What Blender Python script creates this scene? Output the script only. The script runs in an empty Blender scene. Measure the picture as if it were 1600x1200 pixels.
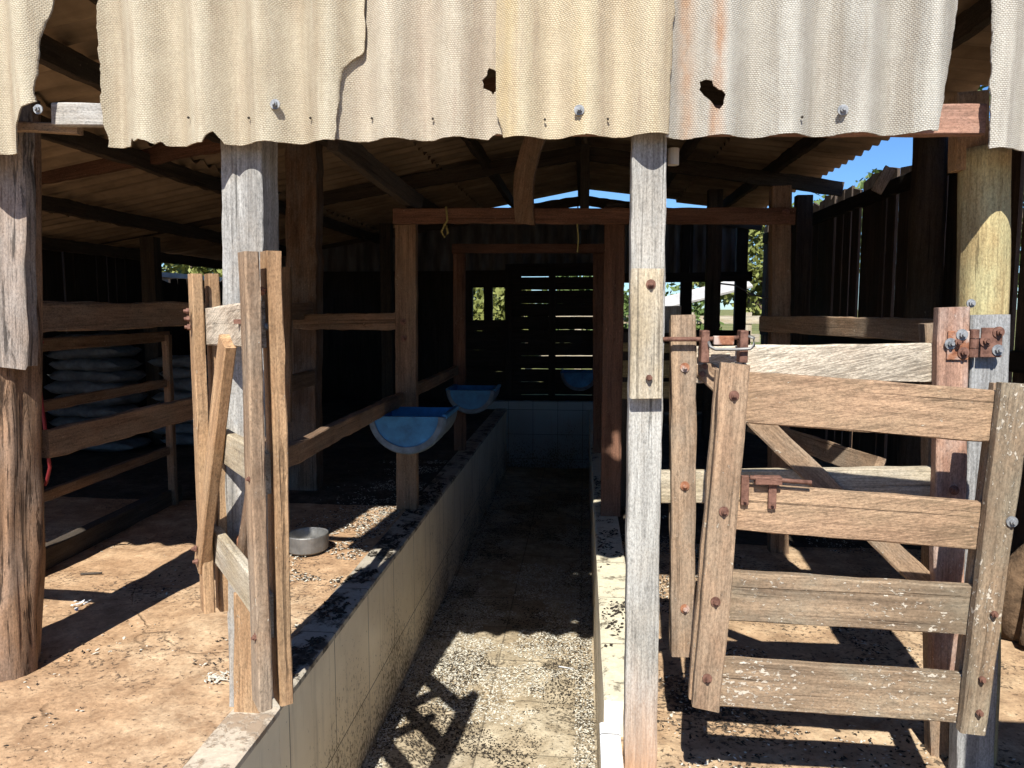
import bpy, math, random
import numpy as np
from mathutils import Vector, Matrix, noise as mnoise
R = math.radians
random.seed(7)
sc = bpy.context.scene
COL = sc.collection

# ------------------------------------------------------------------ camera
CAM = Vector((0, 0, 1.22)); PITCH = R(5.62); YAW = R(5.31); F = 1200.0
cd = bpy.data.cameras.new('camera'); cam = bpy.data.objects.new('camera', cd); COL.objects.link(cam)
cam.location = CAM; cam.rotation_euler = (R(90) - PITCH, 0, YAW)
cd.sensor_width = 36; cd.lens = F / 1600 * 36; cd.clip_end = 3000; cd.clip_start = .05
sc.camera = cam
FWD = Vector((-math.sin(YAW) * math.cos(PITCH), math.cos(YAW) * math.cos(PITCH), -math.sin(PITCH)))
RGT = Vector((math.cos(YAW), math.sin(YAW), 0)); UP = RGT.cross(FWD)
def ray(px, py): return FWD + RGT * ((px - 800) / F) + UP * ((600 - py) / F)
def at(px, py, Y): r = ray(px, py); return CAM + r * (Y / r.y)          # point on the plane y = Y
def az(px, py, z): r = ray(px, py); return CAM + r * ((z - CAM.z) / r.z)  # point at height z

# ------------------------------------------------------------------ world and sun
SUND = Vector((.085, .96, -1)).normalized()        # direction the light travels
w = bpy.data.worlds.new('World'); sc.world = w; w.use_nodes = True
nt = w.node_tree; bg = nt.nodes['Background']
sky = nt.nodes.new('ShaderNodeTexSky'); sky.sky_type = 'NISHITA'; sky.sun_disc = False
sky.sun_elevation = math.asin(-SUND.z); sky.sun_rotation = math.atan2(-SUND.x, -SUND.y)
sky.air_density = 1.0; sky.dust_density = .05; sky.ozone_density = 4.0
tn = nt.nodes.new('ShaderNodeMix'); tn.data_type = 'RGBA'; tn.blend_type = 'MULTIPLY'; tn.inputs[0].default_value = 1; tn.inputs[7].default_value = (.66, .93, 1.25, 1)
nt.links.new(sky.outputs[0], tn.inputs[6]); nt.links.new(tn.outputs[2], bg.inputs[0]); bg.inputs[1].default_value = .068
sd = bpy.data.lights.new('sun', 'SUN'); sd.energy = 5.0; sd.angle = R(.5); sd.color = (1, .97, .905)
so = bpy.data.objects.new('sun', sd); COL.objects.link(so); so.location = (0, -5, 12)
so.rotation_euler = SUND.to_track_quat('-Z', 'Y').to_euler()
sc.view_settings.view_transform = 'Standard'; sc.view_settings.look = 'None'
sc.view_settings.exposure = .76; sc.view_settings.gamma = 1
sc.cycles.use_denoising = True; sc.cycles.use_adaptive_sampling = True; sc.cycles.adaptive_threshold = .025
sc.cycles.max_bounces = 6; sc.cycles.diffuse_bounces = 5; sc.cycles.glossy_bounces = 2

# ------------------------------------------------------------------ object helpers
WM = {}
def place(o, parent, M):
    if parent is not None:
        o.parent = parent; o.matrix_basis = WM[parent.name].inverted() @ M
    else: o.matrix_basis = M
    WM[o.name] = M
def thing(name, label, cat, loc=(0, 0, 0), group=None, kind=None):
    o = bpy.data.objects.new(name, None); COL.objects.link(o); o.empty_display_size = .1
    place(o, None, Matrix.Translation(Vector(loc))); tag(o, label, cat, group, kind); return o
def tag(o, label=None, cat=None, group=None, kind=None):
    for k, v in (('label', label), ('category', cat), ('group', group), ('kind', kind)):
        if v: o[k] = v
    return o
def mk(name, verts, faces, mat, parent=None, M=None, smooth=False):
    me = bpy.data.meshes.new(name); me.from_pydata([tuple(v) for v in verts], [], faces)
    if smooth:
        me.polygons.foreach_set('use_smooth', [True] * len(me.polygons))
    me.materials.append(mat); me.update()
    o = bpy.data.objects.new(name, me); COL.objects.link(o)
    place(o, parent, M or Matrix.Identity(4)); return o
def frame(a, b, nrm):
    x = (Vector(b) - Vector(a)).normalized(); n = Vector(nrm); z = (n - x * n.dot(x)).normalized(); y = z.cross(x)
    return x, y, z
def board(name, a, b, w, t, mat, parent=None, nrm=(0, -1, 0), c=False, w2=None, jit=.002, bow=0, cut=(0, 0), rag=0, label=None, ch=.0035):
    """a rough sawn board from a to b; w across its face, t thick, face turned to nrm; a, b on the front face (or on the axis if c)"""
    a = Vector(a); b = Vector(b); x, y, z = frame(a, b, nrm); L = (b - a).length; w2 = w2 or w
    n = max(3, int(L / .045)); sd_ = random.uniform(0, 100); V = []; Fc = []
    z0 = 0 if c else -t / 2
    for i in range(n + 1):
        s = i / n; ww = (w + (w2 - w) * s) / 2; tt = t / 2
        k = min(ch, tt * .4)
        sec = [(-ww + k, -tt), (ww - k, -tt), (ww, -tt + k), (ww, tt - k), (ww - k, tt), (-ww + k, tt), (-ww, tt - k), (-ww, -tt + k)]
        oy = bow * math.sin(math.pi * s) + jit * 1.3 * mnoise.noise(Vector((s * L * 3, sd_, 0)))
        oz = jit * mnoise.noise(Vector((s * L * 3, sd_, 9)))
        for j, (yy, zz) in enumerate(sec):
            q = jit * 1.5 * mnoise.noise(Vector((s * L * 9, sd_ + 3 * (j // 2), 5))) + jit * .8 * mnoise.noise(Vector((s * L * 30, sd_ + 3 * (j // 2), 7)))
            xx = s * L
            if i == 0: xx += cut[0] * yy + rag * random.uniform(-1, 1)
            if i == n: xx += cut[1] * yy + rag * random.uniform(-1, 1)
            V.append((xx, yy + (q if yy > 0 else -q) + oy, zz + oz + z0))
    for i in range(n):
        for j in range(8):
            p = i * 8 + j; q = i * 8 + (j + 1) % 8; Fc.append((p, q, q + 8, p + 8))
    Fc.append(tuple(range(7, -1, -1))); Fc.append(tuple(n * 8 + j for j in range(8)))
    M = Matrix(((x.x, y.x, z.x, a.x), (x.y, y.y, z.y, a.y), (x.z, y.z, z.z, a.z), (0, 0, 0, 1)))
    o = mk(name, V, Fc, mat, parent, M)
    if label: o['label'] = label
    return o
def log(name, a, b, r, r2, mat, parent=None, rough=.01, seg=28, top=None, label=None, flute=0):
    a = Vector(a); b = Vector(b); x, y, z = frame(a, b, (0, -1, .01)); L = (b - a).length
    n = max(6, int(L / .03)); sd_ = random.uniform(0, 50); V = []; Fc = []
    for i in range(n + 1):
        s = i / n; rr = r + (r2 - r) * s
        for j in range(seg):
            th = 2 * math.pi * j / seg
            d = rough * mnoise.noise(Vector((s * L * 2.5, math.cos(th) * 1.2 + sd_, math.sin(th) * 1.2)))
            d += rough * .5 * mnoise.noise(Vector((s * L * 3, math.cos(th) * 5 + sd_, math.sin(th) * 5)))
            d += flute * mnoise.noise(Vector((s * L * 1.2, math.cos(th) * 4 + sd_, math.sin(th) * 4)))
            q = rr + d; V.append((s * L, math.cos(th) * q, math.sin(th) * q))
    for i in range(n):
        for j in range(seg):
            p = i * seg + j; q = i * seg + (j + 1) % seg; Fc.append((p, q, q + seg, p + seg))
    Fc.append(tuple(range(seg - 1, -1, -1))); Fc.append(tuple(n * seg + j for j in range(seg)))
    M = Matrix(((x.x, y.x, z.x, a.x), (x.y, y.y, z.y, a.y), (x.z, y.z, z.z, a.z), (0, 0, 0, 1)))
    o = mk(name, V, Fc, mat, parent, M)
    o.data.polygons.foreach_set('use_smooth', [True] * (len(o.data.polygons) - 2) + [False] * 2)
    if label: o['label'] = label
    return o
def tube(name, pts, r, mat, parent=None, seg=8, closed=False):
    pts = [Vector(p) for p in pts]; V = []; Fc = []; n = len(pts)
    ref = Vector((.13, .31, .94))
    for i, p in enumerate(pts):
        if closed: d = pts[(i + 1) % n] - pts[i - 1]
        else: d = pts[min(i + 1, n - 1)] - pts[max(i - 1, 0)]
        d.normalize(); u = d.cross(ref).normalized(); v = d.cross(u)
        for j in range(seg):
            th = 2 * math.pi * j / seg; V.append(p + u * math.cos(th) * r + v * math.sin(th) * r)
    for i in range(n if closed else n - 1):
        for j in range(seg):
            p = i * seg + j; q = i * seg + (j + 1) % seg; N = len(V)
            Fc.append((p, q, (q + seg) % N, (p + seg) % N))
    if not closed:
        Fc.append(tuple(range(seg - 1, -1, -1))); Fc.append(tuple((n - 1) * seg + j for j in range(seg)))
    o = mk(name, V, Fc, mat, parent, Matrix.Identity(4), smooth=True)
    return o
def prism(V, Fc, poly, z0, z1):
    n = len(poly); b = len(V)
    V += [(x, y, z0) for x, y in poly] + [(x, y, z1) for x, y in poly]
    Fc.append(tuple(b + n - 1 - i for i in range(n))); Fc.append(tuple(b + n + i for i in range(n)))
    for i in range(n): j = (i + 1) % n; Fc.append((b + i, b + j, b + n + j, b + n + i))
def circ(r, n, ph=0): return [(r * math.cos(2 * math.pi * i / n + ph), r * math.sin(2 * math.pi * i / n + ph)) for i in range(n)]
def bolt(p, mat, parent, nrm=(0, -1, 0), r=.009, washer=.015, name='bolt', label=None):
    V = []; Fc = []
    if washer: prism(V, Fc, circ(washer, 18), -.001, .0025)
    prism(V, Fc, circ(r, 6, random.uniform(0, 1)), .0025, .0025 + r * .9)
    prism(V, Fc, circ(r * .55, 8), .0025 + r * .9, .0025 + r * 1.7)
    z = Vector(nrm).normalized(); x = z.cross(Vector((0, .1, 1))).normalized(); y = z.cross(x); p = Vector(p)
    M = Matrix(((x.x, y.x, z.x, p.x), (x.y, y.y, z.y, p.y), (x.z, y.z, z.z, p.z), (0, 0, 0, 1)))
    o = mk(name, V, Fc, mat, parent, M)
    if label: o['label'] = label
    return o
def box(name, lo, hi, mat, parent=None, rot=None, chz=0):
    x0, y0, z0 = lo; x1, y1, z1 = hi
    c = Vector(((x0 + x1) / 2, (y0 + y1) / 2, (z0 + z1) / 2)); hx, hy, hz = (x1 - x0) / 2, (y1 - y0) / 2, (z1 - z0) / 2
    V = [(sx * hx, sy * hy, sz * hz) for sx in (-1, 1) for sy in (-1, 1) for sz in (-1, 1)]
    Fc = [(0, 1, 3, 2), (4, 6, 7, 5), (0, 4, 5, 1), (2, 3, 7, 6), (0, 2, 6, 4), (1, 5, 7, 3)]
    M = Matrix.Translation(c)
    if rot: M = M @ rot
    o = mk(name, V, Fc, mat, parent, M)
    if chz:
        m = o.modifiers.new('bevel', 'BEVEL'); m.width = chz; m.segments = 2
    return o

# ------------------------------------------------------------------ materials
class NT:
    def __init__(s, name):
        s.m = bpy.data.materials.new(name); s.m.use_nodes = True; s.t = s.m.node_tree
        s.b = s.t.nodes['Principled BSDF']; s.b.inputs['Specular IOR Level'].default_value = .25
    def n(s, ty, **kw):
        nd = s.t.nodes.new(ty)
        for k, v in kw.items(): setattr(nd, k, v)
        return nd
    def l(s, a, b): s.t.links.new(a, b)
    def coord(s, which='Object', rnd=True):
        tc = s.n('ShaderNodeTexCoord'); o = tc.outputs[which]
        if rnd:
            oi = s.n('ShaderNodeObjectInfo'); mu = s.n('ShaderNodeMath', operation='MULTIPLY'); mu.inputs[1].default_value = 57
            s.l(oi.outputs['Random'], mu.inputs[0]); ad = s.n('ShaderNodeVectorMath', operation='ADD')
            s.l(o, ad.inputs[0]); s.l(mu.outputs[0], ad.inputs[1]); o = ad.outputs[0]
        return o
    def noise(s, co, scale, sc3=(1, 1, 1), detail=4, rough=.55, dist=0):
        mp = s.n('ShaderNodeMapping'); mp.inputs['Scale'].default_value = sc3; s.l(co, mp.inputs[0])
        nz = s.n('ShaderNodeTexNoise'); nz.inputs['Scale'].default_value = scale; nz.inputs['Detail'].default_value = detail
        nz.inputs['Roughness'].default_value = rough; nz.inputs['Distortion'].default_value = dist
        s.l(mp.outputs[0], nz.inputs['Vector']); return nz.outputs['Fac']
    def ramp(s, fac, stops, interp='LINEAR'):
        r = s.n('ShaderNodeValToRGB'); r.color_ramp.interpolation = interp; e = r.color_ramp.elements
        while len(e) < len(stops): e.new(.5)
        for i, (p, c) in enumerate(stops):
            e[i].position = p; e[i].color = (c, c, c, 1) if not hasattr(c, '__len__') else (*c, 1)
        s.l(fac, r.inputs[0]); return r.outputs[0]
    def mix(s, fac, a, b, mode='MIX'):
        m = s.n('ShaderNodeMix', data_type='RGBA', blend_type=mode)
        for v, i in ((fac, 0), (a, 6), (b, 7)):
            if hasattr(v, 'links'): s.l(v, m.inputs[i])
            elif i == 0: m.inputs[0].default_value = v
            else: m.inputs[i].default_value = (*v, 1) if hasattr(v, '__len__') else (v, v, v, 1)
        return m.outputs[2]
    def math(s, op, a, b=0):
        m = s.n('ShaderNodeMath', operation=op)
        for i, v in enumerate((a, b)):
            if hasattr(v, 'links'): s.l(v, m.inputs[i])
            else: m.inputs[i].default_value = v
        return m.outputs[0]
    def out(s, color, height=None, dist=.002, strength=.6, rough=.85, metal=0):
        if hasattr(color, 'links'): s.l(color, s.b.inputs['Base Color'])
        else: s.b.inputs['Base Color'].default_value = (*color, 1)
        if hasattr(rough, 'links'): s.l(rough, s.b.inputs['Roughness'])
        else: s.b.inputs['Roughness'].default_value = rough
        s.b.inputs['Metallic'].default_value = metal
        if height is not None:
            bp = s.n('ShaderNodeBump'); bp.inputs['Distance'].default_value = dist; bp.inputs['Strength'].default_value = strength
            s.l(height, bp.inputs['Height']); s.l(bp.outputs[0], s.b.inputs['Normal'])
        return s.m

def wood(name, light, dark, patch=None, pf=.5, speck=0, speckc=(.55, .5, .4), crack=.5, scratch=0, dirt=None, foot=None, bark=0):
    s = NT(name); co = s.coord()
    g1 = s.noise(co, 1, (1.6, 28, 28), 6, .62, .35)
    g2 = s.noise(co, 1, (7, 170, 170), 5, .7, .2)
    g3 = s.noise(co, 1, (1.1, 60, 60), 3, .5, .6)
    bl = s.noise(co, 1, (5, 9, 9), 5, .6)
    col = s.ramp(g1, [(.3, dark), (.5, [(a + b) / 2 for a, b in zip(light, dark)]), (.68, light)])
    if patch:
        col = s.mix(s.math('MULTIPLY', s.ramp(bl, [(.42, 0), (.62, 1)]), pf), col, patch)
    fine = s.ramp(g2, [(.25, .38), (.48, .9), (.75, 1.25)])
    col = s.mix(.8, col, fine, 'MULTIPLY')
    ck = s.ramp(g3, [(.30, 0), (.355, 1)])
    col = s.mix(s.math('MULTIPLY', s.math('SUBTRACT', 1, ck), crack), col, [d * .25 for d in dark])
    pt = s.noise(co, 1, (26, 60, 60), 4, .7)                                  # pits and grime
    col = s.mix(.55, col, s.ramp(pt, [(.3, .45), (.46, 1)]), 'MULTIPLY')
    if scratch:
        rm = s.n('ShaderNodeMapping'); rm.inputs['Rotation'].default_value = (0, 0, R(-13)); s.l(co, rm.inputs[0])
        g4 = s.noise(rm.outputs[0], 1, (16, 230, 60), 4, .6, .5)
        col = s.mix(s.math('MULTIPLY', s.ramp(g4, [(.5, 0), (.56, 1), (.62, 0)]), scratch), col, [min(1, l * 1.45) for l in light])
        col = s.mix(s.math('MULTIPLY', s.ramp(g4, [(.38, 1), (.44, 0)]), scratch * .8), col, [d * .5 for d in dark])
    if dirt:
        dn = s.noise(co, 3, (1, 2, 2), 6, .65)
        col = s.mix(s.ramp(dn, [(.5, 0), (.68, .8)]), col, dirt)
    iso = s.noise(co, 210, (.55, 1, 1), 4, .75)                                # crisp fibre and grit
    col = s.mix(.85, col, s.ramp(iso, [(.3, .5), (.48, .95), (.66, 1.3)]), 'MULTIPLY')
    bld = s.noise(co, 1, (2.2, 5, 5), 3, .5)
    col = s.mix(.7, col, s.ramp(bld, [(.3, .68), (.65, 1.15)]), 'MULTIPLY')
    if bark:
        bk = s.ramp(s.noise(co, 1, (2.2, 20, 20), 5, .62, 1.2), [(.36, 0), (.44, 1)]); bk2 = s.ramp(s.noise(co, 1, (2.5, 34, 34), 4, .6), [(.33, 0), (.38, 1)])
        bkk = s.math('MULTIPLY', bk, bk2); col = s.mix(s.math('MULTIPLY', s.math('SUBTRACT', 1, bkk), bark), col, [d * .2 for d in dark]); g1 = s.math('ADD', g1, s.math('MULTIPLY', bkk, 2.5))
    if foot:
        tc0 = s.n('ShaderNodeTexCoord'); fx = s.n('ShaderNodeSeparateXYZ'); s.l(tc0.outputs['Object'], fx.inputs[0])
        fm = s.ramp(s.math('ADD', s.math('MULTIPLY', fx.outputs[0], 1.6), s.math('MULTIPLY', s.math('SUBTRACT', s.noise(co, 1, (4, 14, 14), 4), .5), .35)), [(.15, .85), (.75, 0)])
        col = s.mix(fm, col, s.mix(.8, foot, s.ramp(g2, [(.3, .5), (.6, 1.1)]), 'MULTIPLY'))
    h = s.math('ADD', s.math('MULTIPLY', iso, .5), s.math('ADD', s.math('MULTIPLY', ck, .9), s.math('MULTIPLY', g1, .6)))
    if speck:
        sp = s.noise(co, 95, (.6, 1, 1), 4, .65, .3); sm = s.noise(co, 5, (1, 1, 1), 3, .6)
        th = .73 - .11 * speck
        k = s.ramp(s.math('ADD', sp, s.math('MULTIPLY', s.math('SUBTRACT', sm, .5), .35)), [(th - .02, 0), (th + .02, 1)])
        col = s.mix(s.math('MULTIPLY', k, .85), col, speckc); h = s.math('ADD', h, s.math('MULTIPLY', k, .7))
    return s.out(col, h, .003, .75, .88)

M_GREYF = wood('grey_wood_stained_at_the_foot', (.53, .52, .48), (.26, .245, .22), (.38, .34, .28), .5, crack=.7, foot=(.42, .24, .13))
M_GREYD = wood('dark_grey_sawn_wood', (.38, .38, .37), (.18, .175, .17), (.28, .27, .25), .5, crack=.7)
M_GREY = wood('weathered_grey_wood', (.50, .49, .46), (.22, .205, .185), (.36, .31, .25), .5, crack=.75)
M_PALE = wood('bleached_pale_wood', (.60, .54, .42), (.31, .25, .18), (.42, .33, .20), .55, speck=.3, crack=.5)
M_BROWN = wood('weathered_brown_wood', (.42, .29, .185), (.16, .10, .062), (.29, .235, .175), .6, speck=.25, crack=.55)
M_TAN = wood('tan_wood', (.54, .34, .185), (.24, .135, .068), (.38, .26, .15), .5, speck=.15, crack=.5)
M_GATE = wood('gate_brown_wood', (.40, .265, .165), (.17, .108, .068), (.29, .22, .15), .6, speck=.35, crack=.35)
M_GATED = wood('gate_dirty_wood', (.35, .25, .16), (.15, .105, .068), (.25, .215, .155), .7, speck=1.0, speckc=(.55, .49, .40), crack=.35)
M_GATES = wood('gate_scratched_wood', (.42, .275, .17), (.19, .118, .072), (.31, .22, .135), .6, speck=.1, crack=.6, scratch=.35)
M_WORN = wood('worn_rail_wood', (.58, .50, .39), (.26, .215, .16), (.36, .27, .19), .6, speck=.3, crack=.5, scratch=.5)
M_RED = wood('red_brown_beam_wood', (.20, .10, .062), (.08, .04, .026), (.14, .08, .055), .6, speck=.25, speckc=(.3, .2, .13), crack=.5)
M_REDL = wood('red_sawn_wood', (.42, .24, .17), (.25, .13, .09), (.34, .22, .17), .5, crack=.4)
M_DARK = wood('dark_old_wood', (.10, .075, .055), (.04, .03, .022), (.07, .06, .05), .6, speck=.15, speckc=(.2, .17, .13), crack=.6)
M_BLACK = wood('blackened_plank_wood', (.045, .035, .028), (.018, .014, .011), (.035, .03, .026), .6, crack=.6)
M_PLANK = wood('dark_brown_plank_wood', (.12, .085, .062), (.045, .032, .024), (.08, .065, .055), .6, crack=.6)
M_BARN = wood('barn_post_wood', (.20, .125, .08), (.075, .046, .03), (.18, .145, .12), .7, speck=.3, speckc=(.32, .26, .2), crack=.6)
M_RAIL = wood('pen_rail_wood', (.29, .18, .11), (.11, .066, .04), (.19, .14, .095), .6, speck=.35, speckc=(.36, .29, .21), crack=.5)
M_STUMP = wood('old_bark_wood', (.40, .24, .14), (.10, .06, .038), (.22, .16, .12), .6, crack=.9, bark=.85)
M_BARKG = wood('grey_bark_wood', (.42, .36, .31), (.12, .10, .085), (.28, .20, .145), .6, crack=.9, bark=.8)
M_GREEN = wood('green_treated_log_wood', (.60, .48, .24), (.32, .22, .10), (.50, .46, .25), .7, crack=.8)
M_RUSTW = wood('rust_stained_wood', (.42, .25, .17), (.22, .12, .085), (.48, .38, .32), .6, speck=.5, speckc=(.55, .45, .38), crack=.4)
M_YEL = wood('ochre_wood', (.42, .34, .16), (.22, .17, .08), (.3, .22, .12), .5, speck=.4, crack=.4)  # even yellowish tone for the stacked boards

def rusty(name, a, b, c=None, metal=.3):
    s = NT(name); co = s.coord(); n1 = s.noise(co, 60, detail=6, rough=.7); n2 = s.noise(co, 18, detail=4)
    col = s.ramp(n1, [(.35, a), (.6, b)])
    if c: col = s.mix(s.ramp(n2, [(.5, 0), (.6, 1)]), col, c)
    return s.out(col, n1, .0015, .7, .75, metal)
M_RUST = rusty('rust', (.10, .048, .034), (.23, .12, .085))
M_RUSTY = rusty('flaking_rust', (.20, .075, .04), (.38, .18, .10), (.48, .37, .31))
M_ZINC = rusty('zinc', (.20, .21, .22), (.38, .385, .39), None, .75)


def sheetmat(name, base, alt, dirt, stripe=None, stripes=()):
    s = NT(name); tc = s.n('ShaderNodeTexCoord'); co = tc.outputs['Object']
    sx = s.n('ShaderNodeSeparateXYZ'); s.l(co, sx.inputs[0])
    # slight wobble so that the cloth imprint does not run ruler straight
    wob = s.math('MULTIPLY', s.math('SUBTRACT', s.noise(co, 9, detail=2), .5), .022)
    cb = s.n('ShaderNodeCombineXYZ'); s.l(s.math('ADD', sx.outputs[0], wob), cb.inputs[0]); s.l(s.math('ADD', sx.outputs[2], wob), cb.inputs[1])
    br = s.n('ShaderNodeTexBrick'); s.l(cb.outputs[0], br.inputs[0]); br.offset = .5; mod = s.noise(co, 14, (1, 1, .5), 5, .7)
    br.inputs['Scale'].default_value = 1; br.inputs['Brick Width'].default_value = .0070; br.inputs['Row Height'].default_value = .0047
    br.inputs['Mortar Size'].default_value = .0011; br.inputs['Mortar Smooth'].default_value = 1
    br.inputs['Color1'].default_value = (1, 1, 1, 1); br.inputs['Color2'].default_value = (.9, .9, .9, 1); br.inputs['Mortar'].default_value = (.45, .4, .33, 1)
    st = s.noise(co, 1, (11, 1, .9), 5, .6, .2); st2 = s.noise(co, 1, (30, 2, 2.2), 5, .65); bl = s.noise(co, 4, detail=5, rough=.6)
    col = s.ramp(st, [(.33, alt), (.5, base), (.7, [min(1, v * 1.08) for v in base])])
    col = s.mix(s.math('MULTIPLY', s.ramp(st2, [(.5, 0), (.66, 1)]), .55), col, dirt)
    col = s.mix(s.math('MULTIPLY', s.ramp(bl, [(.5, 0), (.75, 1)]), .3), col, dirt)
    for (cx, wd, c, am) in stripes:
        d = s.math('ABSOLUTE', s.math('SUBTRACT', s.math('ADD', sx.outputs[0], s.math('MULTIPLY', s.math('SUBTRACT', s.noise(co, 6, (1, 1, .4), 4), .5), .05)), cx))
        col = s.mix(s.math('MULTIPLY', s.math('MULTIPLY', s.ramp(s.math('DIVIDE', d, wd), [(.2, 1), (1, 0)]), s.ramp(mod, [(.35, .25), (.6, 1)])), am), col, c)
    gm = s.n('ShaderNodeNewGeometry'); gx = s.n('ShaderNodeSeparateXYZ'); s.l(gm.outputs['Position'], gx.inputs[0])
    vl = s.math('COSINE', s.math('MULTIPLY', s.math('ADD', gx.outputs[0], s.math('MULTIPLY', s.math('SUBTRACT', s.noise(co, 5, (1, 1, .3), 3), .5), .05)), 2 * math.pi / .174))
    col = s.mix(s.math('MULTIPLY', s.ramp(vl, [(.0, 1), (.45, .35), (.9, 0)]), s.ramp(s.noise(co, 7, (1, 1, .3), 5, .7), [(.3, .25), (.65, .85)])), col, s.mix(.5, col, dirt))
    patchy = s.noise(co, 12, detail=4, rough=.7)
    col = s.mix(s.ramp(patchy, [(.35, .95), (.7, .45)]), col, br.outputs['Color'], 'MULTIPLY')
    gr = s.noise(co, 160, detail=3, rough=.7)
    col = s.mix(.6, col, s.ramp(gr, [(.3, .7), (.6, 1.05)]), 'MULTIPLY')
    h = s.math('ADD', s.math('SUBTRACT', 1, br.outputs['Fac']), s.math('MULTIPLY', gr, 1.2))
    return s.out(col, h, .0012, .8, .92)
M_SHA = sheetmat('cream_fibre_cement', (.56, .50, .375), (.43, .36, .25), (.42, .34, .24))
M_SHB = sheetmat('pinkish_fibre_cement', (.56, .50, .39), (.43, .36, .265), (.42, .34, .26))
M_SHC = sheetmat('yellowish_fibre_cement', (.60, .52, .365), (.50, .405, .25), (.45, .36, .26), stripes=((.02, .05, (.68, .52, .26), .6), (.22, .05, (.66, .53, .33), .4)))
M_SHD = sheetmat('grey_fibre_cement', (.51, .49, .43), (.35, .33, .285), (.35, .31, .25),
                 stripes=((.058, .034, (.44, .25, .14), .95), (.135, .026, (.42, .25, .15), .9), (.09, .03, (.62, .58, .5), .6), (.02, .03, (.42, .40, .36), .5)))
M_SHE = sheetmat('plain_grey_fibre_cement', (.56, .53, .46), (.44, .41, .35), (.36, .33, .28))
s = NT('roof_underside_fibre_cement'); co = s.coord(rnd=False)
n1 = s.noise(co, 3, (1, 1, 1), 6, .65); n2 = s.noise(co, 1, (1.5, 14, 1), 5, .6)
col = s.ramp(n1, [(.3, (.20, .145, .095)), (.7, (.42, .32, .215))]); col = s.mix(.6, col, s.ramp(n2, [(.3, .5), (.65, 1.1)]), 'MULTIPLY')
M_ROOF = s.out(col, n1, .003, .5, .92)
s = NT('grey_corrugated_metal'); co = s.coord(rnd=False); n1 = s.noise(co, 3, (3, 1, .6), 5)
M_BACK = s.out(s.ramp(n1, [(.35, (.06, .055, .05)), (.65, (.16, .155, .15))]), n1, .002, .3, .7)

def soil(name, a, b, c, dark, spk=.5, cracks=True, tile=None, wet=0):
    s = NT(name); co = s.coord(rnd=False)
    n1 = s.noise(co, 1.3, detail=8, rough=.62); n2 = s.noise(co, 9, detail=8, rough=.7); n3 = s.noise(co, 60, detail=5, rough=.7); n4 = s.noise(co, 55, detail=4, rough=.65, dist=.2)
    col = s.ramp(n1, [(.32, a), (.5, b), (.68, c)])
    col = s.mix(s.ramp(n2, [(.38, .8), (.6, 0)]), col, [x * .62 for x in a])
    col = s.mix(s.ramp(n2, [(.6, 0), (.8, .7)]), col, [min(1, x * 1.25) for x in c])
    col = s.mix(.75, col, s.ramp(n3, [(.28, .5), (.5, .95), (.7, 1.15)]), 'MULTIPLY')
    m = s.noise(co, 2.1, detail=4)
    k = s.ramp(s.math('ADD', n4, s.math('MULTIPLY', s.math('SUBTRACT', m, .5), .6)), [(.62 - .1 * spk, 0), (.67 - .1 * spk, 1)])
    col = s.mix(s.math('MULTIPLY', k, .8), col, dark)
    h = s.math('ADD', s.math('MULTIPLY', n2, 1.2), s.math('ADD', s.math('MULTIPLY', n3, .5), s.math('MULTIPLY', k, .5)))
    if cracks:
        mp = s.n('ShaderNodeVectorMath', operation='ADD'); nv = s.n('ShaderNodeTexNoise'); nv.inputs['Scale'].default_value = 3; nv.inputs['Detail'].default_value = 6
        s.l(co, nv.inputs['Vector']); sc_ = s.n('ShaderNodeVectorMath', operation='SCALE'); sc_.inputs['Scale'].default_value = .28; s.l(nv.outputs['Color'], sc_.inputs[0])
        s.l(co, mp.inputs[0]); s.l(sc_.outputs[0], mp.inputs[1])
        vo = s.n('ShaderNodeTexVoronoi', feature='DISTANCE_TO_EDGE'); vo.inputs['Scale'].default_value = .9; s.l(mp.outputs[0], vo.inputs['Vector'])
        ck = s.ramp(vo.outputs['Distance'], [(.002, 0), (.007, 1)])
        br = s.ramp(s.noise(co, 2.7, detail=3), [(.45, 1), (.55, 0)])
        cf = s.math('MULTIPLY', s.math('MULTIPLY', s.math('SUBTRACT', 1, ck), br), .55)
        col = s.mix(s.math('MULTIPLY', cf, .6), col, [x * .25 for x in a]); h = s.math('SUBTRACT', h, s.math('MULTIPLY', cf, 1.5))
    if tile:
        bt = s.n('ShaderNodeTexBrick'); s.l(co, bt.inputs[0]); bt.offset = 0; bt.inputs['Scale'].default_value = 1
        bt.inputs['Brick Width'].default_value = tile; bt.inputs['Row Height'].default_value = tile; bt.inputs['Mortar Size'].default_value = .004
        col = s.mix(s.math('MULTIPLY', bt.outputs['Fac'], .6), col, dark); h = s.math('SUBTRACT', h, s.math('MULTIPLY', bt.outputs['Fac'], .6))
    return s.out(col, h, .008, .8, .95)
M_FLOORL = soil('dusty_red_concrete', (.44, .26, .14), (.55, .365, .215), (.61, .46, .30), (.10, .07, .05), .15)
M_FLOORR = soil('dusty_concrete', (.43, .27, .155), (.54, .375, .225), (.60, .47, .31), (.05, .04, .03), .5)
M_PIT = soil('dung_strewn_floor', (.40, .31, .195), (.51, .43, .30), (.58, .52, .40), (.08, .065, .045), .5, cracks=False, tile=.45)
M_EARTH = soil('bare_earth', (.34, .20, .11), (.42, .27, .16), (.5, .36, .24), (.1, .07, .04), .2, cracks=False)
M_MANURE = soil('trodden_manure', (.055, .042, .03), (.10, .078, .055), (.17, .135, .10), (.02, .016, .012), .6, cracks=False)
s = NT('pasture_grass'); co = s.coord(rnd=False); n1 = s.noise(co, .5, detail=8, rough=.7); n2 = s.noise(co, 8, detail=5, rough=.7)
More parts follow.
